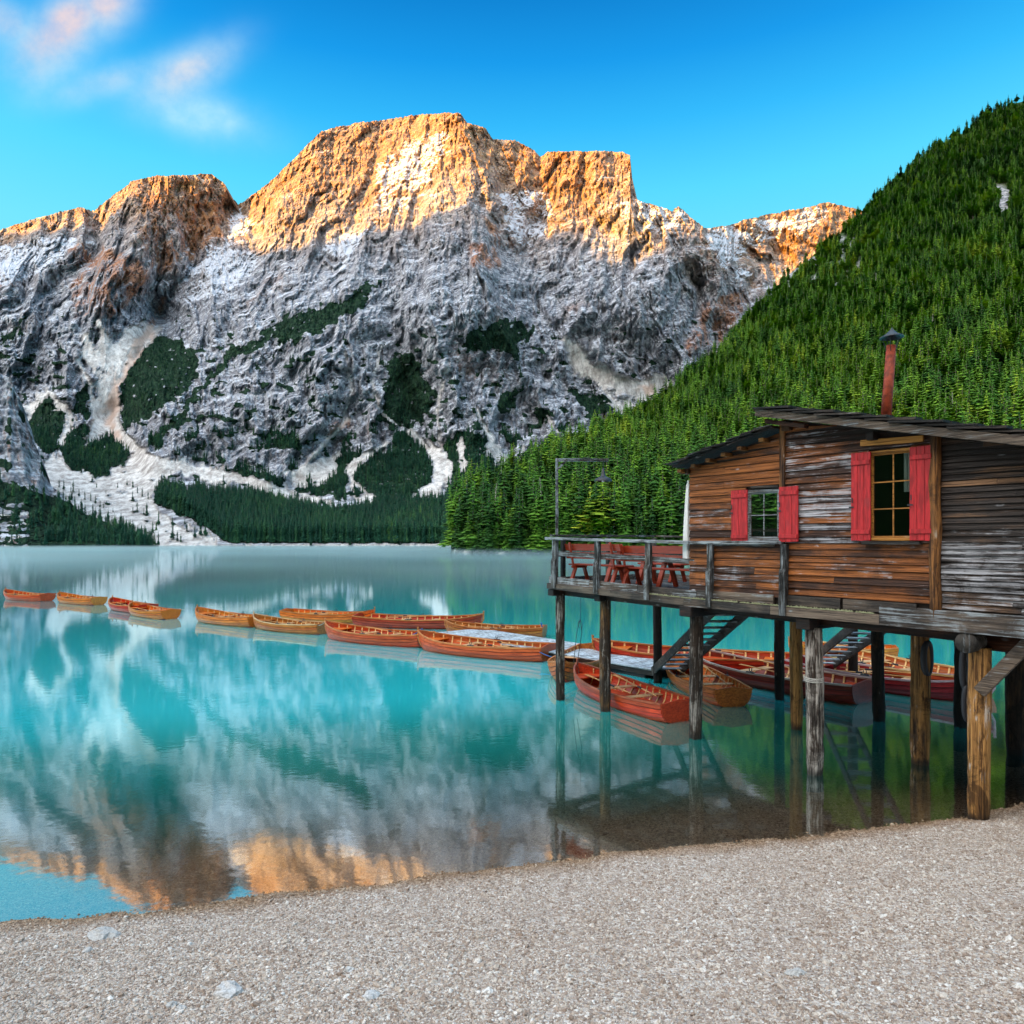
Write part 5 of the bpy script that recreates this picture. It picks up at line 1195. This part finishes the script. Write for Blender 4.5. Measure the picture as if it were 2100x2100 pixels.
# diagonal brace at the right
bx, bz = fac(2017, 1417, .1); cx2, cz2 = fac(2110, 1322, .1)
hbeam('diagonal_brace', (bx-.02, .02, bz-.01), (bx+(cx2-bx)*1.7, .05, bz+(cz2-bz)*1.7), .07, .17, M_GREY, (.5, .45, .85), .008)
# tyres hung on two piles as fenders
def fender(px, py, R_, rr_, dy, label, tilt=0.0, name='tyre_fender'):
    y = dy; x = (px-1050)/FPX*y; z = CAMH-(py-HY)/FPX*y; m_ = MB()
    ps = [(0.0+R_*.30*math.cos(a), R_*math.cos(a)*.15, R_*math.sin(a)) for a in np.linspace(0, 2*PI, 25)]
    m_.tube(ps, rr_, 10, cap=False); o = m_.build(name, M_RUBBER, None, True); o.location = (x, y, z); o.rotation_euler = (0, tilt, 0); tag(o, label, 'tyre', 'rubber tyres fixed to the piles'); return o
fender(1901, 1350, .28, .055, 12.35, 'black rubber tyre fixed behind the second brown pile from the right, above the beach', .0); fender(1879, 1310, .22, .05, 12.6, 'black tyre high on the left side of the brown pile second from the front')
fender(1982, 1370, .30, .045, 10.15, 'upper black tyre on the left side of the front pile'); fender(1985, 1440, .26, .04, 10.12, 'lower black tyre on the left side of the front pile')

# ------------------------------------------------------------------ lamp on its gallows
Y = 17.62; X0_ = (1142-1050)/FPX*Y; zt_ = CAMH+(HY-943)/FPX*Y; zd = 2.86+.06; XE = (1248-1050)/FPX*Y
lamp = empty('terrace_lamp', (X0_, Y, zd), 0, 'black enamel lamp hanging from a grey wooden gallows at the terrace corner', 'lamp')
def lb(name, mat, m_, smooth=False, color=None):
    o = m_.build(name, mat, lamp, smooth)
    if color: o.color = (*color, 1)
    return o
H_ = zt_-zd
m_ = MB(); m_.box(-.035, .035, -.035, .035, 0, H_+.035, 0, .005); lb('post', M_GREYV, m_, color=(.35, .7, 1.0))
m_ = MB(); m_.box(.036, XE-X0_, -.03, .03, H_-.04, H_+.035, 0, .005); lb('arm', M_GREY, m_, color=(.35, .7, 1.0))
m_ = MB(); m_.beam((.0, -.05, H_-.27), (.26, -.05, H_+.01), .028, .05, bev=.004); lb('brace', M_GREY, m_, color=(.35, .6, .9))
lxp = (1237-1142)/FPX*Y; zl0 = CAMH+(HY-986)/FPX*Y-zd; zl1 = CAMH+(HY-960)/FPX*Y-zd
m_ = MB(); m_.lathe([(.225, zl0-.01), (.222, zl0+.01), (.195, zl0+.055), (.12, zl0+.085), (.07, zl0+.11), (.045, zl0+.2), (.025, zl1+.0), (.001, zl1+.01)], 24, lxp, 0)
m_.lathe([(.222, zl0-.01), (.19, zl0+.04), (.11, zl0+.07), (.001, zl0+.08)], 24, lxp, 0); lb('lamp_shade', M_BLACKM, m_, True)
m_ = MB(); m_.tube([(lxp, 0, zl1), (lxp+.004, 0, zl1+.06), (lxp, 0, H_-.04)], .008, 6); m_.tube([(.30, -.04, H_-.02), (.55, -.045, H_+.0), (.68, -.045, H_+.045), (.80, -.045, H_+.045), (.95, -.045, H_-.01), (lxp, -.01, H_-.02)], .007, 6); lb('cable', M_BLACKM, m_, True)
m_ = MB(); m_.lathe([(.001, zl0-.04), (.03, zl0-.025), (.035, zl0+.0), (.02, zl0+.06)], 12, lxp, 0); lb('bulb', M_CLOTH, m_, True)
# ------------------------------------------------------------------ furled white cloth at the corner of the wall
(u0, z1), (u1, _), (_, z0) = fac(1410, 984, -.06), fac(1417, 984, -.06), fac(1410, 1150, -.06)
m_ = MB(); vs = []; fs = []; n = 20; ns = 16
for i in range(ns+1):
    f = i/ns; z = z1+(z0-z1)*f; w = .045+.085*f**.8; c_ = uL-.10-.02*math.sin(f*3)
    if i == 0: w = .03
    for j in range(n):
        a = 2*PI*j/n; r = w*(1+.22*math.sin(a*5+f*2))
        vs.append((c_+r*math.cos(a)*.8, -.05+r*math.sin(a)*.7+.12, z))
for i in range(ns):
    for j in range(n): fs.append((i*n+j, (i+1)*n+j, (i+1)*n+(j+1) % n, i*n+(j+1) % n))
m_.add(vs, fs); o = m_.build('furled_cloth', M_CLOTH, None, True); o.location = (HX0, HY0, 0); o.rotation_euler = (0, 0, HANG); tag(o, 'white cloth furled and hanging at the left corner of the boathouse wall', 'cloth')
# hanging ropes under the terrace
m_ = MB(); Yr = 18.6; xr = (1191-1050)/FPX*Yr
zz0 = 2.7; m_.tube([(xr, Yr, zz0), (xr-.01, Yr, 1.9)], .006, 6); m_.tube([(xr-.01, Yr, 1.9), (xr-.10, Yr, 1.6), (xr-.2, Yr-.1, .75)], .008, 6); m_.tube([(xr-.01, Yr, 1.9), (xr+.03, Yr, 1.55), (xr-.11, Yr-.1, .7)], .008, 6)
m_.tube([(xr-.05, Yr, 1.85), (xr+.05, Yr, 1.8), (xr+.02, Yr, 1.6), (xr-.06, Yr, 1.72), (xr-.05, Yr, 1.85)], .009, 6)
tag(m_.build('hanging_rope', M_BLACKM, None, True), 'thin dark ropes hanging in a loop under the left end of the terrace', 'rope')
# ------------------------------------------------------------------ benches and tables on the terrace
def bench(u, v, L, label, back=True):
    b = empty('bench', (HX0+.581*u+.814*v, HY0-.814*u+.581*v, 2.845+sag(u)), HANG, label, 'bench', 'red wooden benches on the terrace')
    def p(name, x0, x1, y0, y1, z0, z1): m_ = MB(); m_.box(x0, x1, y0, y1, z0, z1, 0, .008); m_.build(name, M_BENCH, b)
    p('seat', 0, L, .03, .20, .43, .47); p('seat', 0, L, .215, .40, .43, .47)
    if back:
        for z0 in (.60, .80): m_ = MB(); m_.hexa([(0, -.02-.08*(z0-.5), z0), (L, -.02-.08*(z0-.5), z0), (L, .02-.08*(z0-.5), z0), (0, .02-.08*(z0-.5), z0), (0, -.07-.08*(z0-.5), z0+.165), (L, -.07-.08*(z0-.5), z0+.165), (L, -.03-.08*(z0-.5), z0+.165), (0, -.03-.08*(z0-.5), z0+.165)]); m_.build('backrest', M_BENCH, b)
    for x in (.25, L-.25):
        for y, ty in ((.06, -.10), (.34, .48)):
            m_ = MB(); m_.beam((x, ty, 0), (x, y, .385), .06, .10, up=(1, 0, 0), bev=.008); m_.build('leg', M_BENCH, b)
        p('crosspiece', x-.035, x+.035, -.06, .42, .365, .428)
        if back: m_ = MB(); m_.beam((x, -.01, .40), (x, -.15, 1.0), .045, .055, up=(1, 0, 0), bev=.008); m_.build('back_support', M_BENCH, b)
    return b
def table(u, v, L, label):
    b = empty('table', (HX0+.581*u+.814*v, HY0-.814*u+.581*v, 2.845+sag(u)), HANG, label, 'table', 'red wooden tables on the terrace')
    for j in range(4): m_ = MB(); m_.box(0, L, j*.17, j*.17+.16, .68, .72, 0, .006); m_.build('tabletop_board', M_BENCH, b)
    for x in (.3, L-.3):
        for y0, y1 in ((.02, .26), (.64, .40)): m_ = MB(); m_.beam((x, y0, 0), (x, y1, .62), .07, .12, up=(1, 0, 0), bev=.008); m_.build('leg', M_BENCH, b)
        m_ = MB(); m_.box(x-.04, x+.04, .05, .62, .60, .679, 0, .006); m_.build('crosspiece', M_BENCH, b)
bench(.10, .45, 1.95, 'red slatted bench seen from behind at the outer corner of the terrace'); bench(1.75, .62, 2.5, 'longer red bench with a two-board back beside the middle rail post of the terrace')
table(.35, 1.25, 1.7, 'red trestle table before the bench at the outer terrace corner'); table(2.1, 1.25, 1.9, 'red trestle table nearest the boathouse wall')
bench(.4, 2.6, 1.5, 'low red backless bench on the far side of the outer table', False)
# ------------------------------------------------------------------ stairs from the floor to the dock
def stair(x0, y0, z0, x1, y1, z1, w, nst, label):
    a = Vector((x0, y0, z0)); b = Vector((x1, y1, z1)); d = (b-a); hd = Vector((d.x, d.y, 0)).normalized(); sd = Vector((-hd.y, hd.x, 0))
    s_ = empty('staircase', tuple(a), 0, label, 'stairs', 'wooden stairs under the boathouse')
    for q in (-1, 1):
        m_ = MB(); m_.beam(sd*(w/2*q), sd*(w/2*q)+d, .05, .24, bev=.008); m_.build('stringer', M_GREY, s_).color = (.4, .35, .75, 1)
    for i in range(nst):
        c_ = d*((i+.6)/nst); m_ = MB(); m_.beam(c_-sd*(w/2-.026), c_+sd*(w/2-.026), .22, .035, bev=.004); m_.build('step', M_GREY, s_).color = (.4, .72, 1.1, 1)
x0_, y0_, _ = loc(1333, 1375, .42)
fx = lambda px, z, Y: ((px-1050)/FPX*Y, Y, z)
sA = fx(1366, .3, 19.9); sB = fx(1512, 2.62, 14.9)
stair(sA[0], sA[1], .28, sB[0], sB[1], 2.62, .80, 12, 'weathered open staircase rising from the dock to the terrace')
sA = fx(1680, .3, 20.9); sB = fx(1835, 2.6, 15.0)
stair(sA[0], sA[1], .28, sB[0], sB[1], 2.55, .75, 12, 'darker second staircase behind the boats under the right part of the boathouse')
# ------------------------------------------------------------------ floating dock
dz = .30
F0 = Vector(loc(984, 1288, dz)); F1 = Vector(loc(1345, 1343, dz)); N0 = Vector(loc(891, 1293, dz)); N1 = Vector(loc(1262, 1362, dz))
dirL = (F1-F0).normalized(); LL = (F1-F0).length+1.8; side = Vector((-dirL.y, dirL.x, 0)); 
Wd = abs((N1-F1).dot(side)); Wd = max(1.3, min(Wd, 2.2))
dock = empty('floating_dock', tuple(Vector((F0.x, F0.y, 0))), math.atan2(dirL.y, dirL.x), 'long pale wooden floating dock leading to the terrace stairs', 'dock')
def dadd(name, m_, mat, col): o = m_.build(name, mat, dock); o.color = (*col, 1); return o
nb = int(LL/.155)
for i in range(nb):
    m_ = MB(); m_.box(i*.155+.003, i*.155+.151, -Wd, 0, dz-.035, dz+random.uniform(-.002, .002), 0, .004); dadd('plank', m_, M_DOCK, (.5, .68+random.uniform(-.12, .12), random.uniform(.9, 1.08)))
for v in (-Wd+.03, -.08): m_ = MB(); m_.box(0, nb*.155, v, v+.05, dz-.19, dz-.036, 0, .006); dadd('side_beam', m_, M_GREY, (.3, .35, .5))
for i in range(4): m_ = MB(); m_.box(i*LL/4+.3, i*LL/4+LL/5, -Wd+.1, -.1, -.16, dz-.19, 0, .02); dadd('float', m_, M_RUBBER, (1, 1, 1))
# ------------------------------------------------------------------ rowing boats
def varnish(name, gloss=0.36):
    m, k = new_mat(name); O = k.add('ShaderNodeTexCoord').outputs['Object']; oi = k.add('ShaderNodeObjectInfo')
    c = oi.outputs['Color']; O = k.vmath('ADD', O, k.comb(k.math('MULTIPLY', oi.outputs['Random'], 9), 0.0, 0.0))
    g = k.noise(k.scale(O, (1.6, 16, 26)), 1.0, 5, 0.6, 0.4); p = k.noise(O, 1.3, 3, 0.6)
    c2 = k.mix(k.smooth(g, 0.3, 0.7), k.mix(1.0, c, (0.55, 0.45, 0.38), 'MULTIPLY'), k.mix(1.0, c, (1.15, 1.15, 1.05), 'MULTIPLY'))
    c2 = k.mix(k.smooth(p, 0.5, 0.75, 0, 0.5), c2, k.mix(1.0, c, (0.55, 0.42, 0.35), 'MULTIPLY'))
    finish(k, c2, gloss, g, 0.15, 0.003, 0.28); return m
M_VAR = varnish('varnished_boat_wood')
M_BOTTOM, k = new_mat('boat_bottom_paint'); P = k.add('ShaderNodeNewGeometry').outputs['Position']
finish(k, k.mix(k.noise(P, 5, 4, .6), (0.30, 0.035, 0.015), (0.50, 0.075, 0.03)), 0.45)
BL, BB = 4.5, 0.74        # length, half beam
def plan(s):    # s: 0 stern .. 1 bow
    return BB*np.interp(s, [0, .12, .3, .5, .65, .78, .88, .95, .985, 1.0], [.66, .80, .96, 1.0, .95, .80, .58, .33, .14, .035])
def sheer(s): return np.interp(s, [0, .2, .5, .75, .9, 1.0], [.44, .385, .35, .40, .49, .60])
def keelz(s): return np.interp(s, [0, .08, .3, .85, .95, 1.0], [-.02, -.09, -.13, -.12, -.06, .10])
def hull_pt(s, a, off=0.0):      # a: 0 keel .. 1 gunwale, off inward
    b = plan(s)-off; zs = sheer(s); zk = keelz(s)+off*.6
    ang = a*PI/2; full = float(np.interp(s, [0, .6, 1], [.62, .70, 1.0]))
    y = b*(math.sin(ang)**full); z = zk+(zs-zk)*(1-math.cos(ang)**1.0)**1.02*1.0
    x = -BL/2+BL*s
    # rake of the stem: lower points lie further aft at the bow
    if s > .9: x -= (s-.9)/.1*0.14*(1-a)
    if s < .05: x += (0.05-s)/.05*0.05*(1-a)
    return (x, y, z)
SS = np.r_[np.linspace(0, .8, 13), np.linspace(.84, 1, 8)]
NSTR = 7
def strake(k_, side):
    mi_ = []; m_ = MB(); a0, a1 = k_/NSTR, (k_+1)/NSTR; vs = []; fs = []
    for s in SS:
        o0 = np.array(hull_pt(s, a0, -.024)); o1 = np.array(hull_pt(s, a1-(.024 if k_ < NSTR-1 else 0), -.004)); om = np.array(hull_pt(s, (a0+a1)/2, -.015)); i1 = np.array(hull_pt(s, a1, .014)); i0 = np.array(hull_pt(s, a0, .012))
        for p in (o0, om, o1, i1, i0): vs.append((p[0], p[1]*side, p[2]))
    n = 5
    for i in range(len(SS)-1):
        for j in range(n):
            f = (i*n+j, i*n+(j+1) % n, (i+1)*n+(j+1) % n, (i+1)*n+j); fs.append(f if side > 0 else f[::-1]); mi_.append(1 if j == 2 else 0)
    e1 = tuple(range(n)); e2 = tuple((len(SS)-1)*n+j for j in range(n)); fs += [e1[::-1] if side > 0 else e1, e2 if side > 0 else e2[::-1]]
    m_.add(vs, [f[::-1] for f in fs]); m_.m = mi_+[0, 0]; return m_
MESH = {}
for k_ in range(NSTR):
    for sd in (-1, 1): MESH[('strake', k_, sd)] = strake(k_, sd).mesh('strake', [M_BOTTOM if k_ < 3 else M_VAR, M_RUBBER])
# transom
m_ = MB(); prof = [hull_pt(0, a, .0) for a in np.linspace(0, 1, 9)]; n = len(prof)
ring = [(p[0], p[1], p[2]+(0.0)) for p in prof]+[(p[0], -p[1], p[2]) for p in prof[:0:-1]]
top = [(ring[n-1][0], 0.0, sheer(0)+.07)]
ring = ring[:n]+top+ring[n:]
N_ = len(ring); m_.add([(x-.02, y, z) for x, y, z in ring]+[(x+.02, y, z) for x, y, z in ring], [tuple(range(N_-1, -1, -1)), tuple(range(N_, 2*N_))]+[(i, (i+1) % N_, N_+(i+1) % N_, N_+i) for i in range(N_)])
MESH['transom'] = m_.mesh('transom', M_VAR)
def rail_mb(side):
    m_ = MB(); vs = []; fs = []
    for s in SS:
        x, y, z = hull_pt(s, 1.0); yi = max(y-.030, .004)
        for (yy_, zz_) in ((y+.024, z-.018), (y+.024, z+.022), (yi, z+.022), (yi, z-.018)): vs.append((x+(0.03 if s > .99 else 0), side*yy_, zz_))
    for i in range(len(SS)-1):
        for j in range(4):
            f = (i*4+j, i*4+(j+1) % 4, (i+1)*4+(j+1) % 4, (i+1)*4+j); fs.append(f if side < 0 else f[::-1])
    fs += [(0, 1, 2, 3), tuple((len(SS)-1)*4+j for j in (3, 2, 1, 0))]
    m_.add(vs, fs); return m_
for sd in (-1, 1): MESH[('gunwale', sd)] = rail_mb(sd).mesh('gunwale', M_VAR)
m_ = MB(); m_.tube([hull_pt(.99, 0, 0), (hull_pt(.985, 0)[0]+.07, 0, .10), (BL/2+.015, 0, .35), (BL/2+.03, 0, .70)], [.03, .032, .03, .026], 8); m_.tube([(BL/2+.03, 0, .69), (BL/2+.032, 0, .72)], [.034, .03], 8)
MESH['stem_post'] = m_.mesh('stem_post', M_VAR)
m_ = MB(); m_.beam((-BL/2+.06, 0, -.10), (BL/2-.35, 0, -.15), .04, .06); MESH['keel'] = m_.mesh('keel', M_BOTTOM)
for i in range(15):
    s = .06+.86*i/14; m_ = MB(); vs = []; fs = []; aa = np.linspace(.42, .97, 6)
    for a in aa:
        x, y, z = hull_pt(s, a, .016); x2, y2, z2 = hull_pt(s, a, .036)
        vs += [(x-.019, y, z), (x+.019, y, z), (x+.019, y2, z2), (x-.019, y2, z2)]
    for q in range(5):
        for j in range(4): fs.append((q*4+j, q*4+(j+1) % 4, (q+1)*4+(j+1) % 4, (q+1)*4+j))
    fs += [(3, 2, 1, 0), (20, 21, 22, 23)]
    m_.add(vs, fs)
    o_ = len(vs); m2 = MB(); m2.add([(x, -y, z) for x, y, z in vs], [f[::-1] for f in fs])
    MESH[('rib', i, 1)] = m_.mesh('rib', M_VAR); MESH[('rib', i, -1)] = m2.mesh('rib', M_VAR)
def inner_w(s, z):
    best = 0
    for a in np.linspace(0.05, 1, 40):
        p = hull_pt(s, a, .02)
        if p[2] <= z: best = p[1]
    return best
# bottom boards: fill the boat at z .045
m_ = MB(); vs = []; fs = []; fl = np.linspace(.03, .93, 16)
for s in fl:
    w = inner_w(s, .05); x = -BL/2+BL*s
    for q in range(7): vs.append((x, -w+2*w*q/6, .045-(.008 if q % 2 else 0)))
for i in range(15):
    for q in range(6): fs.append((i*7+q, (i+1)*7+q, (i+1)*7+q+1, i*7+q+1))
m_.add(vs, fs); MESH['floor_boards'] = m_.mesh('floor_boards', M_VAR)
def thwart(s, wd, z):
    w = inner_w(s, z)+.005; x = -BL/2+BL*s; m_ = MB(); m_.box(x-wd/2, x+wd/2, -w, w, z, z+.025, 0, .005); return m_.mesh('seat', M_VAR)
MESH[('seat', 0)] = thwart(.36, .22, .235); MESH[('seat', 1)] = thwart(.60, .22, .24)
def plate(s0, s1, z):
    m_ = MB(); vs = []; ss = np.linspace(s0, s1, 6)
    for s in ss:
        w = inner_w(s, z); x = -BL/2+BL*s; vs += [(x, -w, z), (x, w, z), (x, w, z+.022), (x, -w, z+.022)]
    fs = []
    for i in range(5):
        for j in range(4): fs.append((i*4+j, (i+1)*4+j, (i+1)*4+(j+1) % 4, i*4+(j+1) % 4))
    fs += [(0, 1, 2, 3), (23, 22, 21, 20)]
    m_.add(vs, fs); return m_
MESH[('seat', 2)] = plate(.03, .15, .25).mesh('stern_seat', M_VAR); MESH['bow_deck'] = plate(.82, .955, .33).mesh('bow_seat', M_VAR)
m_ = MB()
for sd in (-1, 1):
    x = -BL/2+BL*.47; y = float(plan(.47)); 
    m_.box(x-.10, x+.10, sd*y-.03, sd*y+.03, float(sheer(.47))+.022, float(sheer(.47))+.045, 0, .005)
    m_.tube([(x-.035, sd*y, float(sheer(.47))+.14), (x-.03, sd*y, float(sheer(.47))+.07), (x, sd*y, float(sheer(.47))+.05), (x+.03, sd*y, float(sheer(.47))+.07), (x+.035, sd*y, float(sheer(.47))+.14)], .009, 6)
MESH['rowlock'] = m_.mesh('rowlock', M_BLACKM)
m_ = MB(); m_.tube([(0, 0, 0), (.9, 0, 0), (1.9, 0, 0)], [.017, .022, .017], 8); MESH['shaft'] = m_.mesh('shaft', M_VAR)
m_ = MB(); m_.tube([(.80, 0, 0), (1.02, 0, 0)], .030, 8); MESH['collar'] = m_.mesh('collar', M_RUBBER)
m_ = MB(); m_.hexa([(1.85, -.02, -.012), (2.45, -.075, -.006), (2.45, .075, -.006), (1.85, .02, -.012), (1.85, -.02, .012), (2.45, -.075, .006), (2.45, .075, .006), (1.85, .02, .012)]); MESH['blade'] = m_.mesh('blade', M_VAR)
REDB = (0.60, 0.065, 0.010); ORAN = (0.70, 0.155, 0.014); TAN = (0.68, 0.19, 0.025); BROWN = (0.44, 0.13, 0.025); PURP = (0.50, 0.035, 0.016)
GUN = (0.52, 0.19, 0.06); RIBC = (0.80, 0.55, 0.26)
def part(nm, mesh, par, col):
    o = bpy.data.objects.new(nm, mesh); link(o, par); o.color = (*col, 1); return o
def make_boat(label, x, y, heading, L, color, inner, wide=1.0, rim=None, oars=((.25, .18, 4), (-.22, -.15, -6)), short='', zoff=0.0, roll=0.0, ribs=True):
    r = empty('rowing_boat', (x, y, zoff), heading, label, 'boat', 'wooden rowing boats moored on the lake'); sc_ = L/BL
    r.scale = (sc_, sc_*wide, min(1.12, max(.9, sc_))*1.0); r.rotation_euler = (roll, 0, heading)
    for k_ in range(NSTR):
        for sd in (-1, 1): part('strake', MESH[('strake', k_, sd)], r, tuple(c*random.uniform(.72, 1.15) for c in color))
    part('transom', MESH['transom'], r, tuple(c*.85 for c in color)); part('stem_post', MESH['stem_post'], r, rim or GUN); part('keel', MESH['keel'], r, color)
    for sd in (-1, 1): part('gunwale', MESH[('gunwale', sd)], r, rim or GUN)
    if ribs:
        for i in range(15):
            for sd in (-1, 1): part('rib', MESH[('rib', i, sd)], r, RIBC)
    part('floor_boards', MESH['floor_boards'], r, inner)
    for i in range(2): part('seat', MESH[('seat', i)], r, (.62, .40, .22))
    part('stern_seat', MESH[('seat', 2)], r, inner); part('bow_seat', MESH['bow_deck'], r, inner); part('rowlocks', MESH['rowlock'], r, (0, 0, 0))
    for q, (ox, oy, ang) in enumerate(oars):
        w_ = ('first', 'second')[q]
        side_ = 'far' if q == 0 else 'near'
        o = empty('oar', (0, 0, 0), 0, f'oar on the {side_} side in the {short}', 'oar', 'oars lying in the rowing boats')
        M_ = Matrix.Translation((x, y, zoff)) @ Matrix.Rotation(heading, 4, 'Z') @ Matrix.Translation((-1.25*sc_+ox, oy*1.3, .285*sc_+.03)) @ Matrix.Rotation(R(ang), 4, 'Z') @ Matrix.Rotation(R(-3.5 if q else -2.5), 4, 'Y')
        o.matrix_world = M_
        o.scale = (.86, .86, .86)
        part('shaft', MESH['shaft'], o, (.60, .36, .15)); part('collar', MESH['collar'], o, (0, 0, 0)); part('blade', MESH['blade'], o, (.66, .34, .12))
    return r
def boat(label, short, bow, stern, color, inner, wide=1.0, rim=None, mode='near', L=None, oars=((.1, .22, 3), (.15, -.26, -4)), half=.62):
    """bow, stern: where the waterline of the stem and of the nearer stern corner is seen"""
    bx, by, _ = loc(bow[0], bow[1], 0.0); sx, sy, _ = loc(stern[0], stern[1], 0.0)
    b = Vector((bx, by)); s = Vector((sx, sy)); d = (b-s)
    # the stern corner lies half a transom width off the centre line, on the camera's side
    for _ in range(4):
        dn = d.normalized(); nrm2 = Vector((-dn.y, dn.x)); 
        if mode == 'near': sgn = 1 if nrm2.dot(-s) > 0 else -1
        elif mode == 'centre': sgn = 0
        else: sgn = -1 if nrm2.dot(-s) > 0 else 1
        c = s-nrm2*sgn*half*.60*wide; d = b-c
    Lr = d.length*1.03
    if L: Lr = L*1.1
    c_ = (b+c)/2 if not L else c+d.normalized()*Lr*.43
    return make_boat(label, c_.x, c_.y, math.atan2(d.y, d.x), Lr, color, inner, wide, rim, oars, short)
B_ = boat
B_('red-brown rowing boat at the far left end of the moored line', 'leftmost boat of the line', (7, 1227), (80, 1233), REDB, ORAN, L=4.4)
B_('tan striped rowing boat second from the left, its stern behind a red boat', 'tan boat second from the left', (125, 1234), (185, 1241), TAN, TAN, L=4.3)
B_('deep red rowing boat between two orange ones, third from the left', 'deep red third boat from the left', (203, 1243), (285, 1258), PURP, ORAN, L=4.4)
B_('orange rowing boat with pale rim, fourth from the left, stern towards the viewer', 'orange fourth boat from the left', (280, 1259), (330, 1270), ORAN, TAN, L=4.2)
B_('bright orange striped rowing boat left of the gap, fifth from the left', 'bright orange fifth boat from the left', (390, 1270), (505, 1286), (0.62, .17, .03), TAN, L=4.5)
B_('small brown and tan rowing boat just left of the big red boats', 'brown and tan boat left of the red pair', (530, 1287), (643, 1301), BROWN, BROWN, rim=(.55, .36, .2), L=4.2)
B_('pale tan empty-looking rowing boat lying behind the brown one, bow to the right', 'pale tan boat with its bow to the right', (741, 1277), (590, 1272), TAN, TAN, mode='near', L=4.7)
B_('bright red-orange rowing boat in front, its stern touching the next boat', 'bright red boat left of the dock tip', (669, 1307), (846, 1327), (0.55, .065, .018), ORAN, L=4.7)
B_('long red rowing boat behind, bow pointing right beside the tip of the dock', 'long red boat with its bow to the right', (960, 1288), (745, 1284), (0.46, .045, .02), ORAN, mode='near', L=5.6)
B_('orange-red rowing boat with blue bow rope, moored in front of the floating dock', 'orange-red boat in front of the dock', (871, 1331), (1094, 1356), (0.50, .095, .022), ORAN, L=4.9)
B_('small brown rowing boat with red waterline moored behind the floating dock', 'small brown boat behind the dock', (1003, 1302), (1098, 1308), BROWN, TAN, L=4.0)
# under the boathouse
B_('brown rowing boat behind the first pile, its bow towards the beach', 'brown boat behind the first pile', (1137, 1408), (1215, 1352), BROWN, TAN, mode='centre', L=4.2, oars=())
B_('glossy red-orange rowing boat with an orange-bladed oar between the second and third piles', 'glossy red-orange boat nearest the beach', (1196, 1408), (1347, 1478), (0.50, .055, .018), REDB, mode='near', L=4.05, rim=(.36, .10, .05), oars=((.7, .10, 180-4+184), (.2, -.2, -5)))
B_('small orange rowing boat seen stern-on between the leftmost middle piles', 'small orange stern-on boat', (1412, 1398), (1493, 1444), (0.62, .17, .03), TAN, mode='centre', L=3.9)
B_('dark red rowing boat with grey rim moored behind the middle piles', 'dark red boat behind the middle piles', (1497, 1386), (1762, 1432), (0.24, .028, .018), REDB, mode='far', L=5.2, rim=(.42, .34, .33))
B_('purple-red rowing boat with rounded rim among the right-hand piles', 'purple-red boat among the right piles', (1775, 1405), (1640, 1390), (0.30, .022, .030), (.38, .10, .06), mode='near', L=4.6, rim=(.5, .35, .4))
B_('long red rowing boat lying across behind the staircase, upright bow at the left', 'long red boat behind the staircase', (1350, 1360), (1600, 1382), (0.46, .05, .018), ORAN, L=5.8)
B_('long yellow-orange rowing boat at the far right under the boathouse', 'yellow-orange boat at the far right', (1770, 1375), (1955, 1420), (0.45, .10, .025), (.62, .30, .08), L=5.4, rim=(.60, .40, .18))
B_('pale tan rowing boat farthest behind the right-hand piles, both ends showing', 'pale tan boat farthest behind the piles', (1622, 1343), (1832, 1350), TAN, TAN, mode='centre')
# mooring lines
def line(p, q, sagz, label, r=.010, mat=None):
    p = Vector(p); q = Vector(q); m_ = MB(); m_.tube([p.lerp(q, t)+Vector((0, 0, -sagz*4*t*(1-t))) for t in np.linspace(0, 1, 9)], r, 6)
    tag(m_.build('mooring_rope', mat or M_ROPE, None, True), label, 'rope', 'mooring ropes of the boats')
line(fx(1092, .45, 23.2), fx(1138, .28, 22.2), .04, 'blue mooring rope from the orange-red boat to the floating dock', .014, M_BLUE)
line(fx(111, .45, 47.5), fx(124, .62, 46.6), .10, 'slack rope joining the first two boats at the left')
line(fx(368, .45, 37.0), fx(388, .62, 36.0), .10, 'slack rope between the orange boat and the bright orange boat')
line(fx(643, .42, 30.2), fx(667, .62, 29.2), .10, 'slack pale rope between the brown boat and the red boat')
line(fx(866, .7, 26.2), fx(846, .42, 26.6), .03, 'blue rope bound round the bow of the boat before the dock', .03, M_BLUE)
line(fx(1110, .62, 29.0), fx(1113, .2, 28.9), .0, 'blue rope hanging at the end of the small boat behind the dock', .03, M_BLUE)
# ------------------------------------------------------------------ thin morning mist lying on the far water
m, k = new_mat('mist'); v_ = k.add('ShaderNodeVolumePrincipled'); k.set(v_.inputs['Color'], (0.70, 1.0, 1.0)); P = k.add('ShaderNodeNewGeometry').outputs['Position']; z_ = k.sep(P)[2]
k.set(v_.inputs['Density'], k.math('MULTIPLY', k.math('MULTIPLY', k.smooth(z_, 0.0, 2.4, 1.0, 0.0), k.smooth(k.noise(k.scale(P, (0.012, 0.02, 0.12)), 1.0, 2, 0.5), 0.35, 0.7, 0.25, 1.6)), 0.010)); v_.inputs['Anisotropy'].default_value = 0.2
oo = k.add('ShaderNodeOutputMaterial'); k.l.new(v_.outputs[0], oo.inputs['Volume'])
m_ = MB(); m_.hexa([(-70, 52, .02), (24, 52, .02), (240, 560, .02), (-560, 560, .02), (-70, 56, 2.4), (24, 56, 2.4), (240, 555, 2.4), (-560, 555, 2.4)])
tag(m_.build('mist', m), 'thin morning mist lying on the far part of the lake', 'mist', kind='stuff')
